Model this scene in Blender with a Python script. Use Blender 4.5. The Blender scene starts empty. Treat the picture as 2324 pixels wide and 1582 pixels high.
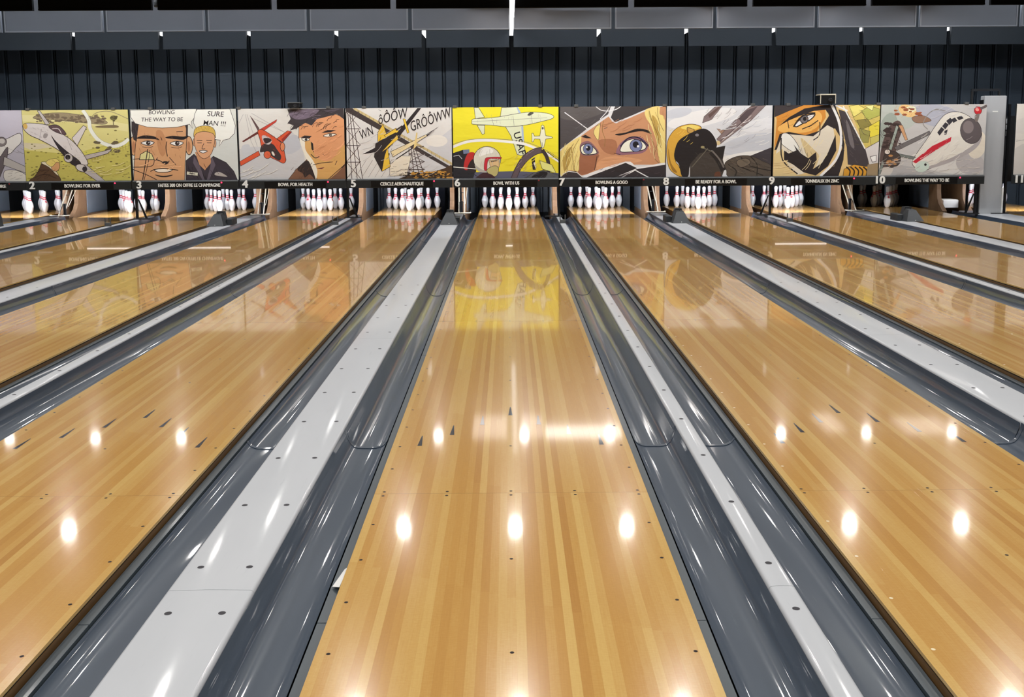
import bpy, math, random
from mathutils import Vector, Matrix
from mathutils.geometry import tessellate_polygon
random.seed(7)
SC = bpy.context.scene
COL = SC.collection
R = math.radians

# ------------------------------------------------------------------ camera
cam_d = bpy.data.cameras.new('camera'); cam = bpy.data.objects.new('camera', cam_d); COL.objects.link(cam)
cam_d.sensor_width = 36.0; cam_d.lens = 36.0 * 2300 / 2324
cam_d.shift_y = -191 / 2324; cam_d.clip_end = 200
cam.matrix_world = (Matrix.Translation((0, 0, 1.394)) @ Matrix.Rotation(-.0026, 4, 'Z')
                    @ Matrix.Rotation(R(90) - math.atan(297.5 / 2300), 4, 'X') @ Matrix.Rotation(-.0065, 4, 'Z'))
SC.camera = cam
# ------------------------------------------------------------------ world, exposure
w = bpy.data.worlds.new('world'); SC.world = w; w.use_nodes = True
w.node_tree.nodes['Background'].inputs[0].default_value = (.55, .6, .68, 1)
w.node_tree.nodes['Background'].inputs[1].default_value = .25
vs = SC.view_settings
vs.view_transform = 'Standard'; vs.look = 'None'; vs.gamma = 1; vs.use_curve_mapping = False
vs.exposure = 0.22
SPOT_W, SPOT_H, SPOT_R = 50, 3.25, .065
SPOT_ROWS = (-3.0, .6, 4.2, 7.62, 11.5, 15.15)
SPOT_X = [k * 1.32 for k in range(-7, 8)]
FILL_L = 42.0
STRIP_L, PANEL_L, TUBE_L = 1.8, 2.2, 230.0

# ------------------------------------------------------------------ helpers
def lin(c):
    c = [v / 255 for v in c]
    return tuple(v / 12.92 if v <= .04045 else ((v + .055) / 1.055) ** 2.4 for v in c) + (1,)

def mat(name, rgb=None, rough=.5, metal=0, coat=0, coat_rough=.03, emit=None, estr=0, spec=.5):
    m = bpy.data.materials.new(name); m.use_nodes = True
    b = m.node_tree.nodes['Principled BSDF']
    if rgb is not None: b.inputs['Base Color'].default_value = lin(rgb)
    b.inputs['Roughness'].default_value = rough; b.inputs['Metallic'].default_value = metal
    b.inputs['Coat Weight'].default_value = coat; b.inputs['Coat Roughness'].default_value = coat_rough
    b.inputs['Specular IOR Level'].default_value = spec
    if emit is not None:
        b.inputs['Emission Color'].default_value = lin(emit); b.inputs['Emission Strength'].default_value = estr
    return m

class N:
    """small node-tree writer"""
    def __init__(s, m): s.t = m.node_tree; s.b = s.t.nodes['Principled BSDF']
    def new(s, typ, **kw):
        n = s.t.nodes.new(typ)
        for k, v in kw.items(): setattr(n, k, v)
        return n
    def link(s, a, b): s.t.links.new(a, b)
    def math(s, op, a, b=None, c=None):
        n = s.new('ShaderNodeMath', operation=op)
        for i, v in enumerate((a, b, c)):
            if v is None: continue
            if isinstance(v, (int, float)): n.inputs[i].default_value = v
            else: s.link(v, n.inputs[i])
        return n.outputs[0]
    def mix(s, f, a, b, blend='MIX'):
        n = s.new('ShaderNodeMix', data_type='RGBA', blend_type=blend)
        for i, v in ((0, f), (6, a), (7, b)):
            if isinstance(v, (int, float)): n.inputs[i].default_value = v
            elif isinstance(v, tuple): n.inputs[i].default_value = v
            else: s.link(v, n.inputs[i])
        return n.outputs[2]
    def noise(s, vec, scale, detail=3, rough=.55):
        n = s.new('ShaderNodeTexNoise'); n.inputs['Scale'].default_value = scale
        n.inputs['Detail'].default_value = detail; n.inputs['Roughness'].default_value = rough
        s.link(vec, n.inputs['Vector']); return n.outputs['Fac']
    def scaled(s, vec, v):
        n = s.new('ShaderNodeVectorMath', operation='MULTIPLY'); s.link(vec, n.inputs[0]); n.inputs[1].default_value = v
        return n.outputs[0]

class MB:
    """collects boxes, tubes, lathes and prisms into one mesh with material slots"""
    def __init__(s): s.v = []; s.f = []; s.mi = []; s.smooth = []
    def add(s, v, f, m=0, sm=False):
        o = len(s.v); s.v += [tuple(p) for p in v]
        for q in f: s.f.append([i + o for i in q]); s.mi.append(m); s.smooth.append(sm)
        return s
    def box(s, x0, x1, y0, y1, z0, z1, m=0):
        v = [(x, y, z) for z in (z0, z1) for y in (y0, y1) for x in (x0, x1)]
        return s.add(v, [(0, 2, 3, 1), (4, 5, 7, 6), (0, 1, 5, 4), (2, 6, 7, 3), (0, 4, 6, 2), (1, 3, 7, 5)], m)
    def bbox(s, x0, x1, y0, y1, z0, z1, c=.005, m=0):
        """box with chamfered vertical and top edges"""
        p = [(x0 + c, y0), (x1 - c, y0), (x1, y0 + c), (x1, y1 - c), (x1 - c, y1), (x0 + c, y1), (x0, y1 - c), (x0, y0 + c)]
        q = [(x0 + 2 * c, y0 + c), (x1 - 2 * c, y0 + c), (x1 - c, y0 + 2 * c), (x1 - c, y1 - 2 * c), (x1 - 2 * c, y1 - c), (x0 + 2 * c, y1 - c), (x0 + c, y1 - 2 * c), (x0 + c, y0 + 2 * c)]
        v = [(x, y, z0) for x, y in p] + [(x, y, z1 - c) for x, y in p] + [(x, y, z1) for x, y in q]
        f = [tuple(range(7, -1, -1)), tuple(range(16, 24))]
        for k in range(2):
            f += [(8 * k + i, 8 * k + (i + 1) % 8, 8 * k + 8 + (i + 1) % 8, 8 * k + 8 + i) for i in range(8)]
        return s.add(v, f, m)
    def prism(s, pts, axis, a, b, m=0, sm=False):
        """closed 2D outline extruded along an axis: axis 'x' takes (y,z), 'y' takes (x,z), 'z' takes (x,y)"""
        n = len(pts)
        mk = {'x': lambda p, t: (t, p[0], p[1]), 'y': lambda p, t: (p[0], t, p[1]), 'z': lambda p, t: (p[0], p[1], t)}[axis]
        v = [mk(p, a) for p in pts] + [mk(p, b) for p in pts]
        o = len(s.v)
        s.add(v, [(i, (i + 1) % n, n + (i + 1) % n, n + i) for i in range(n)], m, sm)
        tri = tessellate_polygon([[Vector((p[0], p[1], 0)) for p in pts]])
        for t in tri:
            s.f.append([o + i for i in t]); s.mi.append(m); s.smooth.append(False)
            s.f.append([o + n + i for i in reversed(t)]); s.mi.append(m); s.smooth.append(False)
        return s
    def strip(s, prof, y0, y1, m=0, sm=True):
        """open profile of (x,z) swept along y"""
        n = len(prof)
        return s.add([(x, y0, z) for x, z in prof] + [(x, y1, z) for x, z in prof], [(i, i + 1, n + i + 1, n + i) for i in range(n - 1)], m, sm)
    def lathe(s, prof, n=20, m=0, c=(0, 0, 0)):
        v = []; f = []
        for r, z in prof: v += [(c[0] + r * math.cos(2 * math.pi * i / n), c[1] + r * math.sin(2 * math.pi * i / n), c[2] + z) for i in range(n)]
        for k in range(len(prof) - 1): f += [(k * n + i, k * n + (i + 1) % n, (k + 1) * n + (i + 1) % n, (k + 1) * n + i) for i in range(n)]
        return s.add(v, f, m, True)
    def tube(s, pts, r, n=8, m=0):
        pts = [Vector(p) for p in pts]; v = []; f = []
        for k, p in enumerate(pts):
            d = (pts[min(k + 1, len(pts) - 1)] - pts[max(k - 1, 0)]).normalized()
            a = d.cross(Vector((0, 0, 1)) if abs(d.z) < .9 else Vector((1, 0, 0))).normalized(); b = d.cross(a)
            v += [p + (a * math.cos(2 * math.pi * i / n) + b * math.sin(2 * math.pi * i / n)) * r for i in range(n)]
        for k in range(len(pts) - 1): f += [(k * n + i, k * n + (i + 1) % n, (k + 1) * n + (i + 1) % n, (k + 1) * n + i) for i in range(n)]
        f += [tuple(range(n)), tuple(range(len(pts) * n - 1, (len(pts) - 1) * n - 1, -1))]
        return s.add(v, f, m, True)
    def disc(s, x, y, z, r, n=10, m=0, ry=None):
        ry = ry or r
        return s.add([(x + r * math.cos(2 * math.pi * i / n), y + ry * math.sin(2 * math.pi * i / n), z) for i in range(n)], [tuple(range(n))], m)
    def mesh(s, name, mats):
        me = bpy.data.meshes.new(name); me.from_pydata(s.v, [], s.f)
        for m in (mats if isinstance(mats, (list, tuple)) else [mats]): me.materials.append(m)
        me.polygons.foreach_set('material_index', s.mi); me.polygons.foreach_set('use_smooth', s.smooth)
        me.update(); return me
    def obj(s, name, mats, parent=None, loc=None):
        return link(name, s.mesh(name, mats), parent, loc)

def link(name, data, parent=None, loc=None):
    o = bpy.data.objects.new(name, data); COL.objects.link(o)
    if parent: o.parent = parent
    if loc: o.location = loc
    return o
def tag(o, label, cat, group=None, kind=None):
    o['label'] = label; o['category'] = cat
    if group: o['group'] = group
    if kind: o['kind'] = kind
    return o
def thing(name, label, cat, loc=(0, 0, 0), group=None):
    return tag(link(name, None, None, loc), label, cat, group)
def struct(o): o['kind'] = 'structure'; return o

def text_mesh(s, size, bold=.0, align='CENTER', shear=0, ext=0, heavy=0):
    cu = bpy.data.curves.new('lettering', 'FONT'); cu.body = s; cu.size = size; cu.offset = bold * size; cu.extrude = ext
    cu.align_x = align; cu.align_y = 'CENTER'; cu.shear = shear; cu.resolution_u = 3
    o = bpy.data.objects.new('lettering', cu); COL.objects.link(o)
    bpy.context.view_layer.update()
    dg = bpy.context.evaluated_depsgraph_get()
    me = bpy.data.meshes.new_from_object(o.evaluated_get(dg))
    bpy.data.objects.remove(o); bpy.data.curves.remove(cu)
    if heavy:      # bold face: the outline struck three times side by side
        vv = [v.co.copy() for v in me.vertices]; ff = [tuple(f.vertices) for f in me.polygons]; V = []; F = []
        for j, dx in enumerate((-heavy, 0, heavy)):
            F += [tuple(i + j * len(vv) for i in f) for f in ff]; V += [(p.x + dx * size, p.y, p.z + j * .0003) for p in vv]
        me = bpy.data.meshes.new('lettering'); me.from_pydata(V, [], F)
    return me

# ------------------------------------------------------------------ materials
M = {}
# lane laminate: printed maple boards, each board object carries its own "tone"
m = M['lane'] = mat('lane_laminate', (220, 178, 108), .2, coat=.58, coat_rough=.026, spec=.25); n = N(m)
geo = n.new('ShaderNodeNewGeometry'); pos = geo.outputs['Position']
sep = n.new('ShaderNodeSeparateXYZ'); n.link(pos, sep.inputs[0]); Y = sep.outputs[1]
at = n.new('ShaderNodeAttribute', attribute_type='OBJECT', attribute_name='tone'); tone = at.outputs['Fac']
at2 = n.new('ShaderNodeAttribute', attribute_type='OBJECT', attribute_name='board_seed'); seed = at2.outputs['Fac']
panel = n.math('FLOOR', n.math('DIVIDE', n.math('SUBTRACT', Y, .155), 3.658))
seg = n.math('FLOOR', n.math('ADD', n.math('DIVIDE', Y, .95), n.math('MULTIPLY', seed, 7.31)))
cmb = n.new('ShaderNodeCombineXYZ'); n.link(seed, cmb.inputs[0]); n.link(seg, cmb.inputs[1]); n.link(panel, cmb.inputs[2])
wn = n.new('ShaderNodeTexWhiteNoise', noise_dimensions='3D'); n.link(cmb.outputs[0], wn.inputs['Vector'])
cmb2 = n.new('ShaderNodeCombineXYZ'); n.link(seed, cmb2.inputs[0]); n.link(panel, cmb2.inputs[1])
wn2 = n.new('ShaderNodeTexWhiteNoise', noise_dimensions='3D'); n.link(cmb2.outputs[0], wn2.inputs['Vector'])
grain = n.noise(n.scaled(pos, (260, 7, 1)), 1, 4, .6)
fleck = n.noise(n.scaled(pos, (55, 160, 1)), 1, 3, .7)
t = n.math('ADD', n.math('MULTIPLY', tone, .62), n.math('MULTIPLY', wn.outputs[0], .15))
t = n.math('ADD', t, n.math('MULTIPLY', n.math('SUBTRACT', wn2.outputs[0], .4), .2))
t = n.math('ADD', t, n.math('MULTIPLY', n.math('SUBTRACT', grain, .5), .3))
t = n.math('ADD', t, n.math('MULTIPLY', n.math('SUBTRACT', fleck, .5), .34))
cr = n.new('ShaderNodeValToRGB'); n.link(t, cr.inputs[0])
cr.color_ramp.elements[0].position = .0; cr.color_ramp.elements[0].color = lin((216, 179, 107))
cr.color_ramp.elements[1].position = 1.0; cr.color_ramp.elements[1].color = lin((175, 121, 60))
e = cr.color_ramp.elements.new(.45); e.color = lin((198, 150, 79))
jf = n.math('FRACT', n.math('DIVIDE', n.math('SUBTRACT', Y, .155), 3.658))
jl = n.math('LESS_THAN', n.math('ABSOLUTE', n.math('SUBTRACT', n.math('ABSOLUTE', n.math('SUBTRACT', jf, .5)), .5)), .0006)
n.link(n.mix(n.math('MULTIPLY', jl, .45), cr.outputs[0], (.25, .13, .05, 1)), n.b.inputs['Base Color'])
wav = n.noise(n.scaled(pos, (3.2, 1.3, 1)), 1, 2)
bp = n.new('ShaderNodeBump'); bp.inputs['Strength'].default_value = .025; bp.inputs['Distance'].default_value = .002
n.link(wav, bp.inputs['Height']); n.link(bp.outputs[0], n.b.inputs['Coat Normal'])

oil = n.new('ShaderNodeMapRange'); n.link(Y, oil.inputs[0])
for i_, v_ in ((1, 6.4), (2, 8.2), (3, .06), (4, .03)): oil.inputs[i_].default_value = v_
n.link(oil.outputs[0], n.b.inputs['Coat Roughness'])
M['substrate'] = mat('dark_stained_wood', (96, 70, 40), .5)
n = N(M['substrate']); tc = n.new('ShaderNodeNewGeometry')
n.link(n.mix(n.noise(n.scaled(tc.outputs['Position'], (30, 2, 60)), 1), lin((70, 48, 28)), lin((128, 96, 56))), n.b.inputs['Base Color'])
M['shadow_strip'] = mat('shadow_black', (8, 8, 10), .6)
M['arrow'] = mat('black_inlay', (24, 22, 28), .3, coat=1, coat_rough=.05)
M['plug_dark'] = mat('dark_plug', (34, 22, 18), .5, spec=.2)
M['plug_light'] = mat('pale_plug', (240, 225, 185), .4, coat=.3)

def plastic(name, a, b, rough, coat, cr_, scl=(6, 1.2, 6), scratch=.0):
    m = mat(name, a, rough, coat=coat, coat_rough=cr_); n = N(m); g = n.new('ShaderNodeNewGeometry')
    f = n.noise(n.scaled(g.outputs['Position'], scl), 1, 4, .65)
    c = n.mix(f, lin(a), lin(b))
    if scratch:
        s1 = n.noise(n.scaled(g.outputs['Position'], (45, 3, 1)), 1, 5, .75)
        k = n.new('ShaderNodeMapRange'); n.link(s1, k.inputs[0]); k.inputs[1].default_value = .62; k.inputs[2].default_value = .75
        c = n.mix(n.math('MULTIPLY', k.outputs[0], scratch), c, lin((150, 155, 160)))
    n.link(c, n.b.inputs['Base Color'])
    r = n.new('ShaderNodeMapRange'); n.link(f, r.inputs[0]); r.inputs[3].default_value = rough - .08; r.inputs[4].default_value = rough + .1
    n.link(r.outputs[0], n.b.inputs['Roughness'])
    return m
M['gutter'] = plastic('slate_plastic', (54, 67, 83), (68, 81, 97), .34, .6, .05, scratch=.12)
M['ledge'] = plastic('slate_ledge', (68, 78, 87), (82, 92, 98), .35, .3, .12)
M['cap'] = plastic('pale_cap', (188, 192, 198), (203, 206, 211), .4, .35, .09, (5, 1.1, 5), scratch=.35)
M['hole'] = mat('screw_recess', (34, 32, 42), .5)
M['pin'] = mat('pin_white', (238, 240, 244), .25, coat=.6)
M['red'] = mat('pin_red', (226, 44, 66), .3, coat=.4)
M['black'] = mat('black_paint', (16, 18, 21), .38)
M['plate_black'] = mat('gloss_black', (9, 10, 12), .3)
M['beam'] = mat('charcoal_beam', (32, 36, 38), .42)
M['white_letter'] = mat('white_letter', (238, 240, 236), .5)
M['steel'] = mat('dark_steel', (52, 54, 58), .4, .6)
M['hood'] = mat('hood_plastic', (50, 54, 58), .5)
M['wood'] = mat('kickback_wood', (150, 112, 76), .5)
n = N(M['wood']); g = n.new('ShaderNodeNewGeometry')
n.link(n.mix(n.noise(n.scaled(g.outputs['Position'], (20, 9, 2.2)), 1, 4, .7), lin((146, 118, 90)), lin((86, 58, 34))), n.b.inputs['Base Color'])
M['scuff'] = plastic('scuffed_plate', (98, 108, 120), (116, 126, 138), .35, .2, .15, (5, 5, 5))
M['navy'] = mat('navy_cloth', (12, 20, 36), .8)
M['dark'] = mat('dark_metal', (10, 11, 13), .6)
M['rod'] = mat('ivory_rod', (196, 190, 172), .4)
M['column'] = mat('column_grey', (172, 175, 178), .45)
n = N(M['column']); g = n.new('ShaderNodeNewGeometry')
n.link(n.mix(n.noise(n.scaled(g.outputs['Position'], (5, 5, 1)), 1), lin((166, 169, 172)), lin((182, 185, 188))), n.b.inputs['Base Color'])
M['cladding'] = mat('cladding_metal', (82, 92, 102), .5, 0)
n = N(M['cladding']); g = n.new('ShaderNodeNewGeometry')
rip = n.noise(n.scaled(g.outputs['Position'], (2.2, 1, 26)), 1, 2)
bp = n.new('ShaderNodeBump'); bp.inputs['Strength'].default_value = .35; bp.inputs['Distance'].default_value = .006
n.link(rip, bp.inputs['Height']); n.link(bp.outputs[0], n.b.inputs['Normal'])
M['wall_dark'] = mat('wall_recess', (12, 16, 22), .7)
M['baffle'] = mat('baffle_grey', (66, 70, 78), .6)
n = N(M['baffle']); g = n.new('ShaderNodeNewGeometry')
n.link(n.mix(n.noise(n.scaled(g.outputs['Position'], (1.2, 1, 1.2)), 1), lin((104, 110, 120)), lin((114, 120, 130))), n.b.inputs['Base Color'])
M['baffle_dark'] = mat('baffle_charcoal', (64, 71, 78), .65)
M['baffle_unlit'] = mat('baffle_unlit', (6, 8, 14), .8, spec=.15)  # front row: missing light put into the colour as near-black
M['baffle_rim'] = mat('baffle_rim', (134, 140, 148), .5)
M['ceiling'] = mat('ceiling_dark', (30, 32, 35), .9)
M['concrete'] = mat('dark_floor', (40, 40, 42), .8)
M['approach'] = mat('approach_wood', (205, 165, 105), .3, coat=.5)
M['hall_wall'] = mat('hall_wall', (120, 122, 125), .9)
M['strip'] = mat('led_diffuser', (250, 252, 255), .5, emit=(250, 252, 255), estr=STRIP_L)
M['strip_soft'] = mat('long_led_diffuser', (250, 252, 255), .5, emit=(250, 252, 255), estr=1.7)
M['panel'] = mat('panel_diffuser', (250, 250, 250), .5, emit=(255, 246, 240), estr=PANEL_L)
M['panel_bright'] = mat('bright_panel_diffuser', (250, 250, 250), .5, emit=(255, 250, 246), estr=6.0)
M['fill_glow'] = mat('fill_light_surface', (250, 250, 250), .5, emit=(240, 246, 255), estr=1)
M['fill_glow'].node_tree.nodes['Principled BSDF'].inputs['Emission Strength'].default_value = FILL_L
M['tube'] = mat('tube_glass', (250, 250, 255), .5, emit=(244, 246, 255), estr=TUBE_L)
M['lens'] = mat('spot_lens', (250, 250, 250), .3)
M['led_red'] = mat('red_indicator', (255, 60, 90), .4, emit=(255, 40, 80), estr=2.2)
M['dim_red'] = mat('dim_indicator', (150, 30, 45), .4)
M['zinc'] = mat('zinc_clip', (96, 98, 98), .45, .3)
M['paper'] = mat('white_card', (245, 245, 242), .7)

# ------------------------------------------------------------------ lanes: where each one runs
LW = 1.066
LANES = {1: -8.742, 2: -6.92, 3: -5.282, 4: -3.46, 5: -1.822, 6: 0., 7: 1.638, 8: 3.46, 9: 5.098, 10: 6.92, 11: 8.98}
SHORT = {2: 'BOWLING FOR EVER', 3: 'OFFRE LE CHAMPAGNE', 4: 'BOWL FOR HEALTH', 5: 'CERCLE AERONAUTIQUE', 6: 'BOWL WITH US', 7: 'BOWLING A GOGO', 8: 'BE READY FOR A BOWL', 9: 'TONNEAUX EN ZINC', 10: 'BOWLING THE WAY TO BE'}
SIGN_TEXT = {2: 'BOWLING FOR EVER', 3: 'FAITES 300 ON OFFRE LE CHAMPAGNE', 4: 'BOWL FOR HEALTH', 5: 'CERCLE AERONAUTIQUE', 6: 'BOWL WITH US',
             7: 'BOWLING A GOGO', 8: 'BE READY FOR A BOWL', 9: 'TONNEAUX EN ZINC', 10: 'BOWLING THE WAY TO BE'}
Y0, Y1 = .155, 19.38          # foul line, tail plank
CAP_Z = .03

# ------------------------------------------------------------------ room shell
struct(MB().box(-14, 15, -9, 21.4, -.35, -.25).obj('floor', M['concrete']))
struct(MB().box(-14, 15, -9, .10, -.25, -.004).obj('floor_approach', M['approach']))
ceil = struct(MB().box(-14, 15, -9, 21.4, 4.0, 4.1).obj('ceiling', M['ceiling']))
struct(MB().box(-14.1, -14, -9, 21.4, -.35, 4.1).obj('wall_left', M['hall_wall']))
struct(MB().box(15, 15.1, -9, 21.4, -.35, 4.1).obj('wall_right', M['hall_wall']))
struct(MB().box(-14.1, 15.1, -9.1, -9, -.35, 4.1).obj('wall_front', M['hall_wall']))
wall = struct(MB().box(-14, 15, 21.3, 21.4, -.35, 4.1).obj('wall_back', M['wall_dark']))
# cladding: one folded metal plank, repeated
PW = .333
pr = [(-.1664, .03), (-.157, .03), (-.153, .085), (-.139, .085), (-.133, .02), (-.121, .0), (.121, .0), (.133, .02), (.139, .085), (.153, .085), (.157, .03), (.1664, .03)]
cm = MB()
cm.add([(x, y, -.3) for x, y in pr] + [(x, y, 3.99) for x, y in pr], [(i, i + 1, 12 + i + 1, 12 + i) for i in range(11)])
cme = cm.mesh('cladding_plank', M['cladding'])
x = -13.9 + .09
while x < 15:
    link('cladding_plank', cme, wall, (x, 21.2, 0)); x += PW

# ceiling baffles: three rows of hanging panels with narrow gaps, part of the ceiling
def baffle_row(d, pitch, zb, zt, gap, rim, key, xo=.065):
    wdt = pitch - gap
    b = MB()
    b.box(-wdt / 2, wdt / 2, 0, .06, zb, zt, 0)
    if rim:
        r = .022
        b.box(-wdt / 2, wdt / 2, -.012, 0, zb, zb + r, 1); b.box(-wdt / 2, -wdt / 2 + r, -.012, 0, zb + r, zt, 1); b.box(wdt / 2 - r, wdt / 2, -.012, 0, zb + r, zt, 1)
    else:
        b.box(-wdt / 2, wdt / 2, -.008, 0, zb, zb + .02, 0)
    me = b.mesh('baffle_panel', [M[key], M['baffle_rim']])
    k = -8
    while k <= 8:
        cx = xo + (k + .5) * pitch
        if -13 < cx < 14: link('baffle_panel', me, ceil, (cx, d, 0))
        k += 1
baffle_row(14.75, 1.692, 3.165, 4.0, .085, False, 'baffle_unlit')
baffle_row(17.2, 1.688, 3.105, 4.0, .066, True, 'baffle')
baffle_row(19.8, 1.6775, 3.03, 4.0, .086, False, 'baffle_dark', .068)

# ------------------------------------------------------------------ lamps
ORD = ['leftmost', 'second', 'third', 'fourth', 'fifth', 'sixth', 'seventh', 'eighth', 'ninth', 'tenth', 'eleventh']
for i, k in enumerate(range(-5, 6)):
    pos_w = ORD[i] + (' from the left' if 0 < i else ' of the row')
    lab = f'slim white LED strip light above the back wall gap, {pos_w}' if k else 'longest white LED strip light running between the centre ceiling panels'
    t_ = thing('strip_light', lab, 'strip light', (.068 + k * 1.6775, 0, 0), 'LED strips between the ceiling panels')
    if k == 0:
        ya, yb, zb, mt = 14.6, 20.35, 3.30, M['strip_soft']
    else:
        ya, yb, zb, mt = 19.88, 20.95, 3.30, M['strip']
    zt = zb + (.03 if k == 0 else .09)
    MB().box(-.037, .037, ya, yb, zb, zt).obj('diffuser', mt, t_)
    MB().box(-.03, .03, ya, yb, zt, zt + .07).obj('housing', M['steel'], t_)
    MB().box(-.008, .008, ya + .2, ya + .216, zt + .07, 4.0).box(-.008, .008, yb - .2, yb - .184, zt + .07, 4.0).obj('hanger', M['steel'], t_)
# LED light panels flush between the baffle rows
for (xa, xb, ya, yb) in ((.57, 1.80, 15.62, 16.35), (-.62, -.06, 15.75, 17.0), (.19, .54, 15.75, 17.0), (3.15, 3.62, 15.8, 17.0), (5.15, 5.5, 16.0, 17.0), (6.4, 7.2, 15.8, 16.7)):
    t_ = thing('ceiling_light_panel', 'square white LED panel hung under the dark ceiling behind the top panels', 'ceiling light', ((xa + xb) / 2, (ya + yb) / 2, 3.44), 'LED panels above the signs')
    wx, wy = (xb - xa) / 2, (yb - ya) / 2
    MB().box(-wx, wx, -wy, wy, 0, .012).obj('diffuser', M['panel_bright'] if xa == .57 else M['panel'], t_)
    MB().box(-wx - .02, wx + .02, -wy - .02, wy + .02, .012, .05).obj('frame', M['steel'], t_)
    MB().box(-.01, .01, -.01, .01, .05, .56).obj('hanger', M['steel'], t_)
# added unseen fill lights, brightening the panel rows behind them
for d, wv, pit, lab in ((15.02, .028, 1.692, 'added unseen fill light behind the black front row of ceiling panels'), (17.5, .022, 1.688, 'added unseen fill light behind the grey second row of ceiling panels')):
    t_ = thing('added_fill_light', lab, 'ceiling light', (.065, d, 3.62))
    for kk in range(-6, 6):
        MB().box((kk + .5) * pit * 1.018 - .62, (kk + .5) * pit * 1.018 + .62, -wv, wv, -wv, wv).obj('diffuser', M['fill_glow'], t_)
    MB().box(-10.2, 10.2, -.035, .035, wv, wv + .05).obj('housing', M['steel'], t_)
    for xh in (-8, -3, 3, 8): MB().box(xh - .008, xh + .008, -.008, .008, wv + .05, .38).obj('hanger', M['steel'], t_)
# rows of round spotlights on the dark ceiling ahead of and above the camera
ld = bpy.data.lights.new('spot_beam', 'SPOT'); ld.energy = SPOT_W; ld.spot_size = R(159); ld.spot_blend = .55; ld.shadow_soft_size = SPOT_R; ld.color = (1, .965, .92)
sh = MB().lathe([(.0, .16), (.085, .16), (.085, .02), (.078, .0), (.07, .0), (.07, .10), (0, .10)], 16).tube([(0, 0, .16), (0, 0, 4.0 - SPOT_H)], .012, 6).mesh('can', M['dark'])
for d in SPOT_ROWS:
    for x in SPOT_X:
        t_ = thing('spotlight', 'round black ceiling spotlight hanging above the lanes', 'spotlight', (x + (.21 if d > 15 else .05), d, SPOT_H), 'spotlights over the lanes')
        link('can', sh, t_); link('spot_beam', ld, t_, (0, 0, -.01))

# ------------------------------------------------------------------ lanes
BW = LW / 39
c = .00006
bm = MB(); hw = BW / 2 - .00001
bm.add([(x, y, z) for y in (Y0, Y1) for x, z in ((-hw, -.011), (hw, -.011), (hw, -c), (hw - c, 0), (-hw + c, 0), (-hw, -c))],
       [(i, (i + 1) % 6, 6 + (i + 1) % 6, 6 + i) for i in range(6)] + [(0, 5, 4, 3, 2, 1), (6, 7, 8, 9, 10, 11)])
# y runs 0..5 first ring
board_me = bm.mesh('board', M['lane'])
TONE = [.1, .5, .5, .55, .5, .2, .7, .75, .2, .25, .1, .6, .7, .6, .75, .2, .6, .6, .3, .12, .2, .7, .65, .5, .8, .2, .8, .55, .15, .15, .55, .6, .5, .2, .6, .6, .55, .5, .12]
ar_me = MB().add([(-.0105, 0, .0004), (.0105, 0, .0004), (.002, .155, .0004), (-.002, .155, .0004)], [(0, 1, 2, 3)]).mesh('aiming_arrow', M['arrow'])
plug_me = {k: MB().disc(0, 0, .0004, .0062, 10).mesh('plug', M[k]) for k in ('plug_dark', 'plug_light')}
LANE_NOTE = {1: 'at the far left edge', 11: 'right of the tall grey column'}
def lane_desc(k):
    return f'under {SHORT[k]} sign' if k in SHORT else LANE_NOTE[k]
def left_of(b):
    return f'left of the {SHORT[b]} lane' if b in SHORT else 'beside the tall grey column'
for k, cx in LANES.items():
    t_ = thing('bowling_lane', f'glossy striped maple bowling lane {lane_desc(k)}', 'bowling lane', (cx, 0, 0), 'bowling lanes')
    rnd = random.Random(100 + k)
    for i in range(39):
        o = link('board', board_me, t_, ((i - 19) * BW, 0, 0))
        o['tone'] = TONE[i] * .85 + rnd.uniform(-.02, .12); o['board_seed'] = float(i * 1.37 + (0 if k == 6 else k * 61.7) + .5)
    MB().box(-LW / 2 + .004, LW / 2 - .004, Y0, Y1, -.019, -.0111).obj('shadow_strip', M['shadow_strip'], t_)  # black strip standing for the shadow beneath the lane's overhang
    MB().box(-LW / 2 + .001, LW / 2 - .001, Y0, Y1, -.25, -.0191).obj('substrate', M['substrate'], t_)
    for j in range(-3, 4):
        link('aiming_arrow', ar_me, t_, (j * 5 * BW, 4.912 - abs(j) * .163, 0))
    far = MB()
    for r_ in range(0, 60):
        d = 2.585 - .3048 * 8 + .3048 * r_
        if d < Y0 + .1 or d > 18 or min(abs(d - j_) for j_ in (3.812, 7.47, 11.128)) < .12: continue
        pts = [(-.497, d), (.497, d)] + ([(0, d)] if r_ % 2 == 0 else [])
        near = d < 7.5 and abs(k - 6) <= 2
        for (x, y) in pts:
            key = 'plug_light' if (k == 7 and x < 0) or (k == 8) else 'plug_dark'
            if near and d > 2.2: link('screw_plug', plug_me[key], t_, (x, y, 0))
            elif d > 2.2: far.disc(x, y, .0004, .0062, 8)
    for jd in (3.812, 7.47, 11.128):
        for x in (-.497, -.25, 0, .25, .497):
            for s in (-.022, .022):
                if jd < 5 and abs(k - 6) <= 1: link('screw_plug', plug_me['plug_dark'], t_, (x, jd + s, 0))
                else: far.disc(x, jd + s, .0004, .0062, 8)
    o = far.obj('distant_screw_plugs', M['plug_dark'], t_); o['kind'] = 'stuff'

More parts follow.
